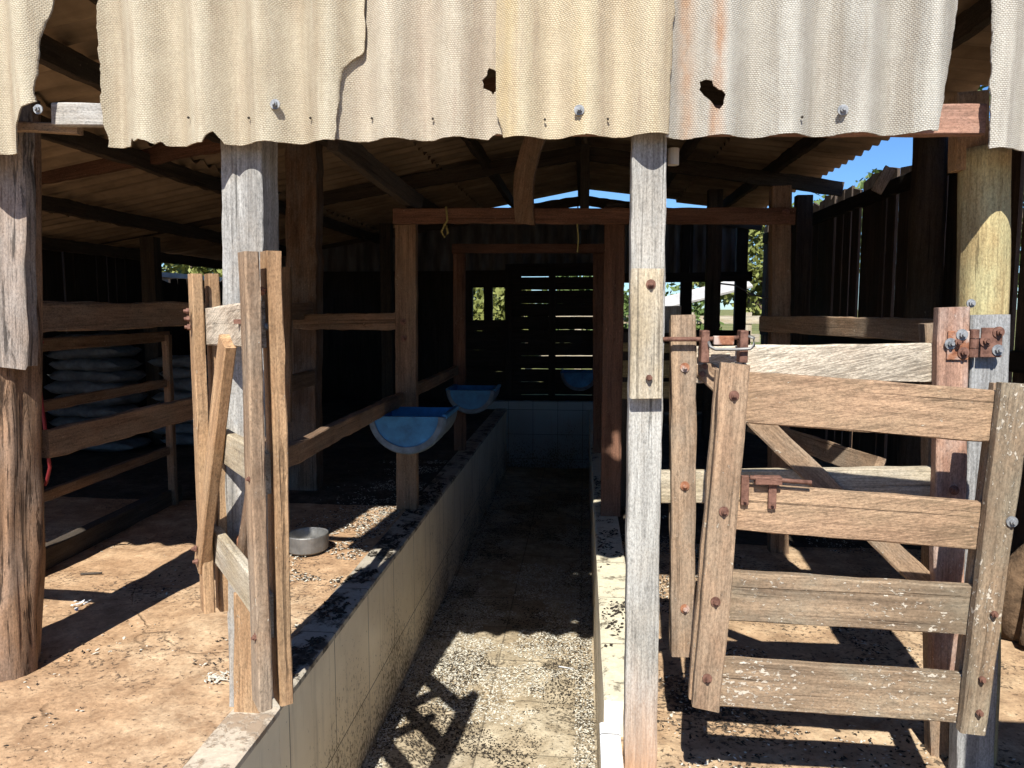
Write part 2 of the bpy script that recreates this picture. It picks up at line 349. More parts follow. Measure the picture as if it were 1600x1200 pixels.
M_GRASS = s.out(s.mix(.6, s.ramp(n1, [(.35, (.09, .12, .03)), (.65, (.30, .27, .11))]), s.ramp(n2, [(.3, .5), (.7, 1.2)]), 'MULTIPLY'), n2, .05, .8, .95)

def tiles(name, base, wd, ht, off, axis, dirtam):
    """glazed wall tiles with dark joints, splashed with dung towards the floor"""
    s = NT(name); tc = s.n('ShaderNodeTexCoord'); co = tc.outputs['Object']; sx = s.n('ShaderNodeSeparateXYZ'); s.l(co, sx.inputs[0])
    cb = s.n('ShaderNodeCombineXYZ'); s.l(s.math('ADD', sx.outputs[axis], 10 * wd), cb.inputs[0]); s.l(s.math('ADD', sx.outputs[2], off), cb.inputs[1])
    br = s.n('ShaderNodeTexBrick'); s.l(cb.outputs[0], br.inputs[0]); br.offset = 0
    br.inputs['Scale'].default_value = 1; br.inputs['Brick Width'].default_value = wd; br.inputs['Row Height'].default_value = ht; br.inputs['Mortar Size'].default_value = .0028
    br.inputs['Mortar Smooth'].default_value = .1; br.inputs['Color1'].default_value = (*base, 1); br.inputs['Color2'].default_value = (*[b * .93 for b in base], 1)
    br.inputs['Mortar'].default_value = (.05, .045, .04, 1)
    sp = s.noise(co, 75, (1, 1, .6), 4, .62, .4); lg = s.noise(co, 2.4, detail=5, rough=.65)
    hz = s.math('MULTIPLY', sx.outputs[2], -.5)                         # splashes gather low on the wall (z is negative there)
    thr = s.math('ADD', sp, s.math('ADD', s.math('MULTIPLY', s.math('SUBTRACT', lg, .5), .35), s.math('MULTIPLY', hz, .62)))
    k = s.ramp(thr, [(.70, 0), (.74, 1)])
    film = s.ramp(s.math('ADD', lg, s.math('MULTIPLY', hz, .6)), [(.42, 0), (.85, 1)])
    col = s.mix(s.math('MULTIPLY', film, dirtam), br.outputs['Color'], (.26, .20, .13))
    drp = s.noise(co, 1, (20, 20, 1.4), 4, .6); col = s.mix(s.math('MULTIPLY', s.ramp(drp, [(.55, 0), (.7, 1)]), .35), col, (.25, .2, .14))
    col = s.mix(s.math('MULTIPLY', k, .85), col, (.10, .075, .045))
    ro = s.ramp(film, [(0, .35), (1, .85)])
    return s.out(col, s.math('SUBTRACT', s.math('MULTIPLY', k, .4), br.outputs['Fac']), .002, .6, ro)
M_TILE = tiles('cream_wall_tiles', (.84, .73, .54), .45, .45, .90, 1, .30)
M_TILEB = tiles('pale_blue_wall_tiles', (.30, .33, .35), .30, .30, .90, 0, .4)
def coping(name, base, dirt, amt):
    s = NT(name); co = s.coord(rnd=False); n = s.noise(co, 7, detail=7, rough=.7); n2 = s.noise(co, 45, detail=5, rough=.7)
    br = s.n('ShaderNodeTexBrick'); br.offset = 0; sx = s.n('ShaderNodeSeparateXYZ'); s.l(co, sx.inputs[0]); cb = s.n('ShaderNodeCombineXYZ')
    s.l(sx.outputs[1], cb.inputs[0]); cb.inputs[1].default_value = .2; s.l(cb.outputs[0], br.inputs[0])
    br.inputs['Scale'].default_value = 1; br.inputs['Brick Width'].default_value = .45; br.inputs['Row Height'].default_value = 5; br.inputs['Mortar Size'].default_value = .003
    col = s.mix(.6, base, s.ramp(n2, [(.3, .6), (.6, 1.05)]), 'MULTIPLY')
    k = s.ramp(s.math('ADD', s.math('MULTIPLY', n, .7), s.math('MULTIPLY', n2, .3)), [(.60 - amt, 0), (.66 - amt, 1)])
    col = s.mix(s.math('MULTIPLY', k, .9), col, dirt); col = s.mix(s.math('MULTIPLY', br.outputs['Fac'], .8), col, (.05, .04, .03))
    return s.out(col, s.math('ADD', k, n2), .004, .7, .8)
M_COPL = coping('dung_smeared_coping_tiles', (.44, .39, .31), (.055, .043, .033), .10)
M_COPR = coping('cream_coping_tiles', (.66, .60, .44), (.09, .07, .045), .06)
M_COPN = coping('dusty_cream_coping', (.56, .47, .36), (.30, .22, .15), .10)
M_WHITE = coping('white_painted_cement', (.78, .79, .80), (.25, .22, .18), -.03)
def simple(name, col, rough=.7, ns=30, v=.25, metal=0, bump=.001):
    s = NT(name); co = s.coord(); n = s.noise(co, ns, detail=5, rough=.65); n2 = s.noise(co, ns / 6, detail=4)
    c = s.mix(.8, col, s.ramp(n, [(.3, 1 - v), (.7, 1 + v * .4)]), 'MULTIPLY'); c = s.mix(.7, c, s.ramp(n2, [(.3, 1 - v), (.7, 1)]), 'MULTIPLY')
    return s.out(c, n, bump, .5, rough, metal)
M_BLUE = simple('blue_plastic', (.045, .24, .52), .5, 9, .6)
M_DRUM = simple('dirty_drum_plastic', (.13, .185, .25), .7, 25, .5)
M_SACK = simple('white_woven_sack', (.19, .20, .205), .8, 16, .5, 0, .012)
M_HOSE = simple('red_hose_rubber', (.22, .025, .03), .45, 20, .2)
M_ROPE = simple('yellowed_cord', (.38, .33, .12), .9, 80, .4)
M_CABLE = simple('grey_cable', (.12, .12, .12), .6)
M_STEEL = simple('galvanised_steel', (.34, .33, .31), .6, 14, .5, .7, .003)
M_BARK = simple('tree_bark', (.16, .12, .09), .95, 20, .5, 0, .01)
M_ROCKY = simple('crumbling_clay', (.19, .12, .07), .95, 30, .7, 0, .03)
M_CHIP = simple('dry_litter', (.70, .66, .55), .95, 50, .4)
M_PEL = simple('dark_dung', (.05, .04, .03), .8, 60, .5)
M_WALLW = simple('sunlit_whitewash', (.62, .58, .50), .9, 6, .3)
M_TINR = simple('light_roof_tin', (.55, .53, .5), .6, 6, .3)
def leafm(name, a, b):
    s = NT(name); oi = s.n('ShaderNodeTexCoord'); n = s.noise(oi.outputs['Object'], 1.1, detail=5, rough=.8)
    s.b.inputs['Subsurface Weight'].default_value = 0
    return s.out(s.ramp(n, [(.3, a), (.7, b)]), None, rough=.6)
M_LEAF = leafm('green_leaves', (.05, .085, .02), (.13, .18, .05))
M_LEAFY = leafm('yellow_green_leaves', (.11, .13, .03), (.26, .27, .08))

# ------------------------------------------------------------------ ground and pit
PX0, PX1, PY0, PY1, PZ = -.92, .075, -2.2, 9.2, -.71
def sheet(name, xs, ys, z, mat, skip=None, rough=0, parent=None, nx=1, ny=1):
    V = []; Fc = []
    X = []; Yv = []
    for a, b in zip(xs[:-1], xs[1:]): X += [a + (b - a) * i / nx for i in range(nx)]
    X.append(xs[-1])
    for a, b in zip(ys[:-1], ys[1:]): Yv += [a + (b - a) * i / ny for i in range(ny)]
    Yv.append(ys[-1])
    for y in Yv:
        for x in X: V.append((x, y, z + (rough * mnoise.noise(Vector((x * 2.3, y * 2.3, 0))) + rough * .5 * mnoise.noise(Vector((x * 9, y * 9, 3))) if rough else 0)))
    W_ = len(X)
    for j in range(len(Yv) - 1):
        for i in range(W_ - 1):
            cx = (X[i] + X[i + 1]) / 2; cy = (Yv[j] + Yv[j + 1]) / 2
            if skip and skip(cx, cy): continue
            Fc.append((j * W_ + i, j * W_ + i + 1, (j + 1) * W_ + i + 1, (j + 1) * W_ + i))
    o = mk(name, V, Fc, mat, parent, smooth=bool(rough)); return o
inpit = lambda x, y: PX0 - .1 < x < PX1 + .1 and PY0 < y < PY1
g = sheet('ground', [-600, PX0 - .1, PX1 + .1, 600], [-600, PY0, PY1, 900], -.20, M_EARTH, inpit); tag(g, kind='structure')
g = sheet('pasture', [-600, 600], [10.6, 900], -.12, M_GRASS); tag(g, kind='structure')
g = sheet('platform_floor', [-4.6, PX0 - .135], [-2, 4.6], 0, M_FLOORL, rough=.012, nx=90, ny=160); tag(g, kind='structure')
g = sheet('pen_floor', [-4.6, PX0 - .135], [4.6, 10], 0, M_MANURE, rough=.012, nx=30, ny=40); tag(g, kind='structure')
g = sheet('walkway_floor', [PX1 + .045, 2.2], [-2, 4.4], -.13, M_FLOORR, rough=.012, nx=60, ny=160); tag(g, kind='structure')
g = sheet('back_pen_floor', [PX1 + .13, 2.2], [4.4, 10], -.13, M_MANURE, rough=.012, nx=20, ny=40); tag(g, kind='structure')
g = sheet('pit_floor', [PX0, PX1], [PY0, PY1], PZ, M_PIT, rough=.012, nx=50, ny=400); tag(g, kind='structure')

def wall(name, lo, hi, mat, label, cat, capm=None, capo=.012):
    t = thing(name, label, cat, ((lo[0] + hi[0]) / 2, (lo[1] + hi[1]) / 2, lo[2]))
    box('tiled_face', lo, hi, mat, t)
    # box origin moved to world zero so tile courses line up with the height
    o = t.children[0]; off = Vector(((lo[0] + hi[0]) / 2, (lo[1] + hi[1]) / 2, (lo[2] + hi[2]) / 2))
    for v in o.data.vertices: v.co += off
    place(o, t, Matrix.Identity(4))
    if capm:
        V = []; n = 90; prof = [(lo[0] - .002, hi[2] + .001), (lo[0] - .002, hi[2] + capo), (lo[0] + .006, hi[2] + capo + .004), (hi[0] - .006, hi[2] + capo + .004), (hi[0] + .004, hi[2] + capo), (hi[0] + .004, hi[2] - .006)]
        Fc = []; k = len(prof)
        for i in range(n + 1):
            y = lo[1] + (hi[1] - lo[1]) * i / n
            for (x, z) in prof: V.append((x + .0015 * mnoise.noise(Vector((y * 6, x * 9, 0))), y, z + .0025 * mnoise.noise(Vector((y * 5, x * 9, 2)))))
        for i in range(n):
            for j in range(k): p = i * k + j; q = i * k + (j + 1) % k; Fc.append((p, p + k, q + k, q))
        Fc.append(tuple(range(k))); Fc.append(tuple(n * k + j for j in range(k - 1, -1, -1)))
        mk('coping', V, Fc, capm, t)
    return t
wall('pit_wall', (PX0 - .135, 2.17, PZ - .05), (PX0, PY1, -.004), M_TILE, 'long cream tiled pit wall on the left, dung smeared along its top', 'wall', M_COPL)
wall('pit_wall', (PX0 - .135, PY0, PZ - .05), (PX0, 2.168, -.012), M_TILE, 'near stretch of the left pit wall with clean dusty top at the bottom edge', 'wall', M_COPN)
wall('pit_wall', (PX1, 2.32, PZ - .05), (PX1 + .13, PY1, -.004), M_TILE, 'narrow tiled pit wall on the right with a sunlit cream top', 'wall', M_COPR)
wall('pit_wall', (PX1 - .012, PY0, PZ - .05), (PX1 + .045, 2.316, -.09), M_TILE, 'lower white topped stub of wall at the foot of the grey middle post', 'wall', M_WHITE)
t = thing('end_wall', 'pale blue tiled wall closing the far end of the pit', 'wall', (-.42, PY1, PZ))
o = box('tiled_face', (PX0 - .4, PY1, PZ - .05), (PX1 + .5, PY1 + .12, .10), M_TILEB, t)
off = Vector(((PX0 + PX1 + .1) / 2, PY1 + .06, (PZ + .05) / 2))
for v in o.data.vertices: v.co += off
place(o, t, Matrix.Identity(4))
t = thing('pit_end', 'plain cement wall closing the near end of the pit', 'wall', (-.42, PY0, PZ)); box('cement_face', (PX0 - .1, PY0 - .1, PZ - .05), (PX1 + .1, PY0 - .002, -.09), M_EARTH, t)

# ------------------------------------------------------------------ loose litter (stuff)
def scatter(name, n, fn, mat, label, smin, smax, flat=.5):
    base = np.array([(1, 0, 0), (-1, 0, 0), (0, 1, 0), (0, -1, 0), (0, 0, 1), (0, 0, -1)], float)
    fc = np.array([(0, 2, 4), (2, 1, 4), (1, 3, 4), (3, 0, 4), (2, 0, 5), (1, 2, 5), (3, 1, 5), (0, 3, 5)])
    rg = np.random.default_rng(len(name) * 13 + n); P = []
    while len(P) < n:
        p = fn(rg)
        if p is not None: P.append(p)
    P = np.array(P); V = np.repeat(base[None], n, 0) * (1 + rg.uniform(-.3, .3, (n, 6, 1)))
    sc3 = rg.uniform(smin, smax, (n, 1, 1)) * np.stack([rg.uniform(.8, 1.9, n), rg.uniform(.6, 1, n), rg.uniform(.4, .8, n) * flat], 1)[:, None, :]
    V = V * sc3; a = rg.uniform(0, 6.28, n); ca, sa = np.cos(a)[:, None], np.sin(a)[:, None]
    tl = rg.uniform(-.4, .4, n)[:, None]
    x, y, z = V[..., 0].copy(), V[..., 1].copy(), V[..., 2].copy() + V[..., 0] * tl
    V = np.stack([x * ca - y * sa, x * sa + y * ca, z], -1) + P[:, None, :]
    Fc = (fc[None] + np.arange(n)[:, None, None] * 6).reshape(-1, 3)
    me = bpy.data.meshes.new(name); me.from_pydata(V.reshape(-1, 3).tolist(), [], Fc.tolist()); me.materials.append(mat)
    o = bpy.data.objects.new(name, me); COL.objects.link(o); place(o, None, Matrix.Identity(4)); tag(o, label, 'litter', kind='stuff'); return o
def clump(x, y, k=2.2, th=0.0): return mnoise.noise(Vector((x * k, y * k, 4.2))) + .5 * mnoise.noise(Vector((x * k * 3, y * k * 3, 1))) > th
def f_pit(th, k=2.2):
    def f(rg):
        y = 1.6 + 6.5 * rg.random() ** 1.6; x = rg.uniform(PX0 + .01, PX1 - .01)
        edge = min(x - PX0, PX1 - x) < .1
        return (x, y, PZ + .004) if (edge and rg.random() < .8) or clump(x, y, k, th) else None
    return f
def f_left(rg):
    y = rg.uniform(2.75, 6.0); x = PX0 - .14 - abs(rg.normal(0, .22)) - .02
    return (x, y, .005) if x > -2.4 and clump(x, y, 3, -.1) else None
def f_leftall(rg):
    y = rg.uniform(1.6, 4.6); x = rg.uniform(-2.8, -1.08); return (x, y, .004) if clump(x, y, 3, .22) else None
def f_right(rg):
    y = rg.uniform(1.7, 5.0); x = rg.uniform(PX1 + .14, 1.6)
    pr = 1 if y > 2.5 else .35
    return (x, y, -.124) if rg.random() < pr and clump(x, y, 2.4, .0 if x < .9 else .3) else None
def f_top(rg):
    y = rg.uniform(2.35, 5.5); x = rg.uniform(PX0 - .13, PX0 - .015); return (x, y, .016) if clump(x, y, 5, .05) else None
def f_topr(rg):
    y = rg.uniform(2.5, 5.5); x = rg.uniform(PX1 + .01, PX1 + .12); return (x, y, .016) if clump(x, y, 6, .1) else None
scatter('dry_litter', 30000, f_pit(-.08, 1.7), M_CHIP, 'pale dry husks and pellets strewn over the pit floor', .0022, .0062)
scatter('dung_pellets', 24000, f_pit(.04, 2.0), M_PEL, 'dark dung pellets strewn over the pit floor', .002, .0058)
scatter('dung_pellets', 2600, f_left, M_PEL, 'dark dung crumbs along the platform beside the left pit wall', .003, .007)
scatter('dry_litter', 2600, f_left, M_CHIP, 'pale husks along the platform beside the left pit wall', .0025, .007)
scatter('dung_crumbs', 420, f_leftall, M_PEL, 'scattered dark crumbs on the red platform floor', .002, .007)
scatter('pale_crumbs', 300, f_leftall, M_CHIP, 'scattered pale crumbs on the red platform floor', .002, .007)
scatter('dung_pellets', 3800, f_right, M_PEL, 'dark dung lying on the ground under the right hand gates', .0025, .0075)
scatter('dry_litter', 2200, f_right, M_CHIP, 'pale husks lying on the ground under the right hand gates', .002, .006)
scatter('dung_smears', 900, f_top, M_PEL, 'dark dung lumps on top of the left pit wall', .004, .012)
scatter('dung_smears', 420, f_topr, M_PEL, 'dark dung lumps on top of the right pit wall', .003, .009)
cpt = az(340, 1062, 0)
scatter('bird_dropping', 60, lambda rg: (cpt.x + rg.normal(0, .022), cpt.y + rg.normal(0, .02), .006), M_CHIP, 'small heap of white flakes on the red floor left of the open gate', .003, .008)
cp2 = az(128, 945, 0)
scatter('white_flakes', 12, lambda rg: (cp2.x + rg.normal(0, .02), cp2.y + rg.normal(0, .03), .006), M_WHITE, 'few white flakes on the sunlit floor left of the gate shadow', .004, .01)

def stick(px, py, z, L, ang, mat, label, r=.006, name='stick'):
    p = az(px, py, z); d = Vector((math.cos(ang), math.sin(ang), 0)) * L / 2
    o = log(name, p - d + Vector((0, 0, r)), p + d + Vector((0, 0, r)), r, r * .6, mat, None, .002, 8); tag(o, label, 'stick'); return o
stick(143, 898, 0, .09, .3, M_DARK, 'short dark stick on the sunlit floor between the left post and the gate')
stick(885, 1045, PZ, .085, -.25, M_WHITE, 'small white splinter on the pit floor near the right wall', .005)
stick(712, 1115, PZ, .10, .35, M_PALE, 'pale splinter on the pit floor inside the gate shadow', .006)

# ------------------------------------------------------------------ the shed: roof, posts, valance
shed = thing('cattle_shed', 'open fronted timber shed with low corrugated roof and hanging front sheets', 'shed', (0, 5, 0))
RZ = 2.75
def rz(x): return RZ - (.21 if x < 0 else .155) * abs(x)
def roofrow(x0, x1, lift, y0=2.22, y1=10.1, label=None):
    V = []; Fc = []; ny = int((y1 - y0) / .0295); nx = 5
    for s_ in (0, 1):
        for j in range(ny + 1):
            y = y0 + (y1 - y0) * j / ny
            for i in range(nx + 1):
                x = x0 + (x1 - x0) * i / nx
                e = .012 * mnoise.noise(Vector((y * 4, x0, 1))) if i in (0, nx) else 0
                V.append((x + e, y, rz(x) + lift * (i / nx) + .022 * math.cos(2 * math.pi * y / .177) + .007 * s_ + .012 * mnoise.noise(Vector((int(y / .9) * 3.1, x0, 0)))))
    N = (ny + 1) * (nx + 1)
    for s_ in (0, 1):
        for j in range(ny):
            for i in range(nx):
                p = s_ * N + j * (nx + 1) + i; f = (p, p + 1, p + nx + 2, p + nx + 1); Fc.append(f if s_ else f[::-1])
    for j in range(ny):
        for i in (0, nx): p = j * (nx + 1) + i; Fc.append((p, p + nx + 1, p + nx + 1 + N, p + N))
    o = mk('roof_sheet', V, Fc, M_ROOF, shed, smooth=False)
    if label: o['label'] = label
V = []; nr = 60
for i in range(nr + 1):
    y = 2.2 + 7.95 * i / nr; V += [(-.22, y, RZ + .015), (0, y, RZ + .075), (.22, y, RZ + .015)]
mk('ridge_cap', V, [q for i in range(nr) for q in ((3 * i, 3 * i + 1, 3 * i + 4, 3 * i + 3), (3 * i + 1, 3 * i + 2, 3 * i + 5, 3 * i + 4))], M_ROOF, shed)
roofrow(-.02, -1.45, .035, label='roof sheets just left of the ridge')
roofrow(-1.30, -2.75, .035, label='second row of roof sheets on the left slope')
roofrow(-2.60, -4.05, .035); roofrow(-3.9, -4.6, .03, label='narrow lowest row of sheets at the left eave')
roofrow(.02, 1.3, .035, label='roof sheets just right of the ridge'); roofrow(1.15, 2.18, .03, label='roof sheets at the right eave')
for x in (-.06, -.87, -1.68, -2.12, -2.68, -3.6, -4.4, .85, 1.62):
    y1 = 10.05 if x != -2.12 else 5
    board('purlin', (x, 2.3, rz(x) - .075), (x, y1, rz(x) - .075), .10, .05, M_DARK, shed, nrm=(1, 0, 0), c=True, jit=.006)
for y in (4.62, 6.9, 9.9):
    board('rafter', (-4.55, y, rz(4.55) - .17), (0, y, RZ - .17), .12, .05, M_RED if y < 5 else M_DARK, shed, c=True, jit=.006)
    board('rafter', (0, y + .055, RZ - .17), (2.2, y + .055, rz(2.2) - .17), .12, .05, M_DARK, shed, c=True, jit=.006)
    if y > 5: board('king_post', (0, y - .06, 1.9), (0, y - .06, RZ - .12), .08, .05, M_DARK, shed, c=True)
board('rafter', at(530, 218, 3.3), at(660, 320, 4.6), .10, .05, M_DARK, shed, nrm=(.5, -1, 0), jit=.006, label='broken dark strut under the roof')
# curved board hanging down to the lintel
a = at(846, 190, 4.28); b = at(820, 350, 4.32)
board('strut', a, b, .115, .03, M_RAIL, shed, nrm=(-.2, -1, 0), bow=-.05, label='bowed brown board hanging from the roof to the lintel')

# back wall of sheets and boards
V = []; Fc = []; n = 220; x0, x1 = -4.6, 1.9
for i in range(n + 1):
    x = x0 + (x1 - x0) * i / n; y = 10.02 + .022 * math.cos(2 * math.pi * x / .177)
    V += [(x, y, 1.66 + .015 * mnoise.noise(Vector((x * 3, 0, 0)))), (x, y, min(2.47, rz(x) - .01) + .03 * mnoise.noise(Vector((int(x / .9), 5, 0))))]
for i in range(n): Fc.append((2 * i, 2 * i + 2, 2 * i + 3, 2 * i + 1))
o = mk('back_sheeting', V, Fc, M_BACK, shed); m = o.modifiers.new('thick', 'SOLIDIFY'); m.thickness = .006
# slatted doors and boards at the back
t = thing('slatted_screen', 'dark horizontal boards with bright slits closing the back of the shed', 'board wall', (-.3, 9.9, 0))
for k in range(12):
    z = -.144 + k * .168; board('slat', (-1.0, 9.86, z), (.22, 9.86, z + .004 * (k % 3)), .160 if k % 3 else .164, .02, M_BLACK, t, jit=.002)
board('backing', (-.90, 9.90, -.2), (-.90, 9.90, 1.66), .20, .02, M_BLACK, t); board('backing', (-.58, 9.90, .62), (-.58, 9.90, 1.2), .26, .02, M_BLACK, t)  # boards added behind to block light through the left slits
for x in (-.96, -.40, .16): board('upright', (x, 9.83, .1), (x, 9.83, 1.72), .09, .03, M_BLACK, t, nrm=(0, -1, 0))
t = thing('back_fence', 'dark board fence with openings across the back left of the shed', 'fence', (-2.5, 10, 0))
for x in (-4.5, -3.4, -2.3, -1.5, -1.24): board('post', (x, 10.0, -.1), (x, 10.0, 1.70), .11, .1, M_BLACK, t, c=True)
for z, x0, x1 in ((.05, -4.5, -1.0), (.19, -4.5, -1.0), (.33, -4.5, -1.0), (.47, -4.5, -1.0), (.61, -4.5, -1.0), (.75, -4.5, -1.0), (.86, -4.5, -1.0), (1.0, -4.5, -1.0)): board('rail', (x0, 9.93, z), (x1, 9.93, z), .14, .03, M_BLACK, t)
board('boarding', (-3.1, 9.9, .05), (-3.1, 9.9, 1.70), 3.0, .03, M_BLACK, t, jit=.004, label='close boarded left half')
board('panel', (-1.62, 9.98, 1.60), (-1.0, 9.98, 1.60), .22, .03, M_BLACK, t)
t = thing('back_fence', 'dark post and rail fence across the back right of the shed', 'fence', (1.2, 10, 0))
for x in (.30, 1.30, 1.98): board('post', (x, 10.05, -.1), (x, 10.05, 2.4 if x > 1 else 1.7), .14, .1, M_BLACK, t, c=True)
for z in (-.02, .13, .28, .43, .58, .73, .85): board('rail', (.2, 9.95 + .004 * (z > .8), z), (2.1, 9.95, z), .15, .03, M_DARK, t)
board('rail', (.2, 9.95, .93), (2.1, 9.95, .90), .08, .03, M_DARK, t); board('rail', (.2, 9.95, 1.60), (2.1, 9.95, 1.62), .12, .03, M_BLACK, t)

# left side wall
def plankwall(name, X, y0, y1, top, mat, label, pw=.17, gap=.008, rag=.05, face=1, prm=None):
    t = thing(name, label, 'plank wall', (X, (y0 + y1) / 2, 0)); V = []; Fc = []; y = y0; k = 0
    while y < y1:
        wv = pw * random.uniform(.7, 1.2); b = y + wv; h = top(y) + random.uniform(-rag, rag * .4); x = X + random.uniform(-.008, .008); lean = random.uniform(-.006, .006)
        s0 = len(V); z0 = -.08
        tj = random.uniform(-.03, .03)
        for (xx, yy, zz) in ((x, y, z0), (x + .022, y, z0), (x + .022, b, z0), (x, b, z0), (x, y + lean, h + tj), (x + .022, y + lean, h + tj), (x + .022, b + lean, h - tj), (x, b + lean, h - tj)): V.append((xx, yy, zz))
        for f in ((0, 3, 2, 1), (4, 5, 6, 7), (0, 1, 5, 4), (1, 2, 6, 5), (2, 3, 7, 6), (3, 0, 4, 7)): Fc.append(tuple(s0 + q for q in f))
        y = b + (gap * random.uniform(.2, 1.8) if random.random() < .8 else gap * 2.2); k += 1
    R_ = Matrix.Rotation(R(-90), 4, 'Y')      # lay local x along the plank's height so the grain runs upwards
    inv = R_.inverted(); V = [inv @ Vector(v) for v in V]
    mk('planking', V, Fc, mat, t, R_)
    return t
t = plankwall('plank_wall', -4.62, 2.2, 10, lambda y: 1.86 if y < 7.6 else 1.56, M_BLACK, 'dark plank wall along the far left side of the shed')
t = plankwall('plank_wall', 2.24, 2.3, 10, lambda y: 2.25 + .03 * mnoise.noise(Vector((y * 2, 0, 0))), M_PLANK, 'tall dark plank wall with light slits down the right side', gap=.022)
board('rail', (2.20, 2.4, 2.10), (2.20, 9.9, 2.08), .11, .04, M_BLACK, t, nrm=(-1, 0, 0)); board('rail', (2.20, 2.4, .95), (2.20, 9.9, .95), .11, .04, M_BLACK, t, nrm=(-1, 0, 0))
p = at(1385, 262, 5.6); board('plank', at(1370, 300, 5.3), at(1392, 262, 5.3), .07, .02, M_WORN, t, label='short sunlit plank end leaning at the top')

# posts of the shed ------------------------------------------------
def hp(px0, py0, px1, py1, Y, wpx, mat, t=None, name='post', label=None, **k):
    wv = wpx * Y / 1205; return board(name, at(px0, py0, Y), at(px1, py1, Y), wv, t or wv, mat, shed, label=label, **k)
# left stump post: an old split trunk and a grey slab nailed on it
log('post', at(16, 1112, 2.35) , at(8, 150, 2.35), .095, .080, M_STUMP, shed, .022, 40, label='gnarled brown split trunk at the left edge', flute=.02)
o = board('slab', at(12, 572, 2.235), at(4, 150, 2.235), .125, .05, M_BARKG, shed, jit=.007, rag=.012, label='grey cracked slab on the upper half of the left trunk')
board('post', (-2.0, 2.32, -.02), (-1.99, 2.32, 2.3), .17, .14, M_STUMP, shed, c=True, jit=.008)  # post out of view on the left, added to widen the trunk's shadow
hp(388, 1128, 376, 195, 2.17, 68, M_GREY, .12, label='wide grey post behind the open left gate', jit=.003)
hp(385, 1130, 385, 930, 2.13, 46, M_TAN, .03, name='splint', label='orange brown board on the foot of the post behind the left gate', rag=.003)
box('base', tuple(at(410, 1128, 2.24) + Vector((0, -.015, 0))), tuple(at(433, 1072, 2.24) + Vector((0, .1, 0))), M_WHITE, shed, chz=.004)['label'] = 'white painted cement foot beside the open left gate'
hp(1000, 1262, 1016, 195, 2.14, 52, M_GREYF, .09, label='grey middle post in front of the pit')
sp = hp(1009, 622, 1011, 420, 2.10, 50, M_PALE, .035, name='splint', label='pale board bolted to the grey middle post', rag=.003)
bolt(at(1017, 444, 2.098), M_RUST, sp, r=.008, washer=.013); bolt(at(1014, 590, 2.098), M_RUST, sp, r=.009, washer=0)
mk('insulator', [(math.cos(6.283 * j / 12) * .016 + at(1052, 250, 2.24).x, 2.24 + math.sin(6.283 * j / 12) * .016, at(1052, [258, 232][k], 2.24).z) for k in (0, 1) for j in range(12)],
   [(j, (j + 1) % 12, 12 + (j + 1) % 12, 12 + j) for j in range(12)] + [tuple(range(11, -1, -1)), tuple(range(12, 24))], M_WALLW, shed)
lg = log('post', at(1515, 1235, 2.335) , at(1541, 232, 2.335), .068, .064, M_GREEN, shed, .006, 36, label='round greenish log post behind the hinges', flute=.004)
o = hp(1521, 262, 1522, 145, 2.32, 44, M_TAN, .06, name='tenon', label='notched top of the round log post', rag=.006)
bolt(at(1517, 474, 2.255), M_ZINC, lg, r=.008, washer=.012)
hp(1524, 1215, 1549, 492, 2.19, 56, M_GREYD, .055, label='short square grey post carrying the gate hinges')
hp(1476, 1240, 1468, 505, 2.31, 40, M_BROWN, .05, label='brown post behind the rust stained stile')
# inner posts
hp(470, 792, 470, 195, 4.93, 50, M_BARN, .14, label='big dusty post behind the open gate', jit=.008)
hp(446, 660, 446, 417, 4.2, 16, M_RAIL, .03, name='batten', label='thin upright board in front of the big dusty post')
log('post', (2.05, 4.9, -.1), (2.05, 4.9, 2.25), .10, .09, M_DARK, shed, .02, 24, label='thick dark log against the right plank wall')
board('post', (-3.85, 6.6, 0), (-3.85, 6.6, 1.85), .13, .12, M_DARK, shed, c=True, label='dim far post in the left pen')
board('post', (-2.3, 8.9, 0), (-2.3, 8.9, 2.2), .13, .12, M_DARK, shed, c=True)
board('post', (2.0, 7.4, -.1), (2.0, 7.4, 2.25), .14, .12, M_DARK, shed, c=True)
board('post', (1.3, 8.0, -.1), (1.3, 8.0, 2.4), .14, .12, M_DARK, shed, c=True)

# front beams
board('fascia', at(80, 178, 2.16), at(700, 184, 2.16), .064, .03, M_GREY, shed, label='grey fascia board showing between the left sheets')
board('fascia', at(-150, 190, 2.20), at(120, 200, 2.20), .03, .03, M_BROWN, shed)
board('fascia', at(690, 186, 2.16), at(1541, 186, 2.16), .077, .04, M_REDL, shed, label='red sawn fascia board showing between the right sheets')

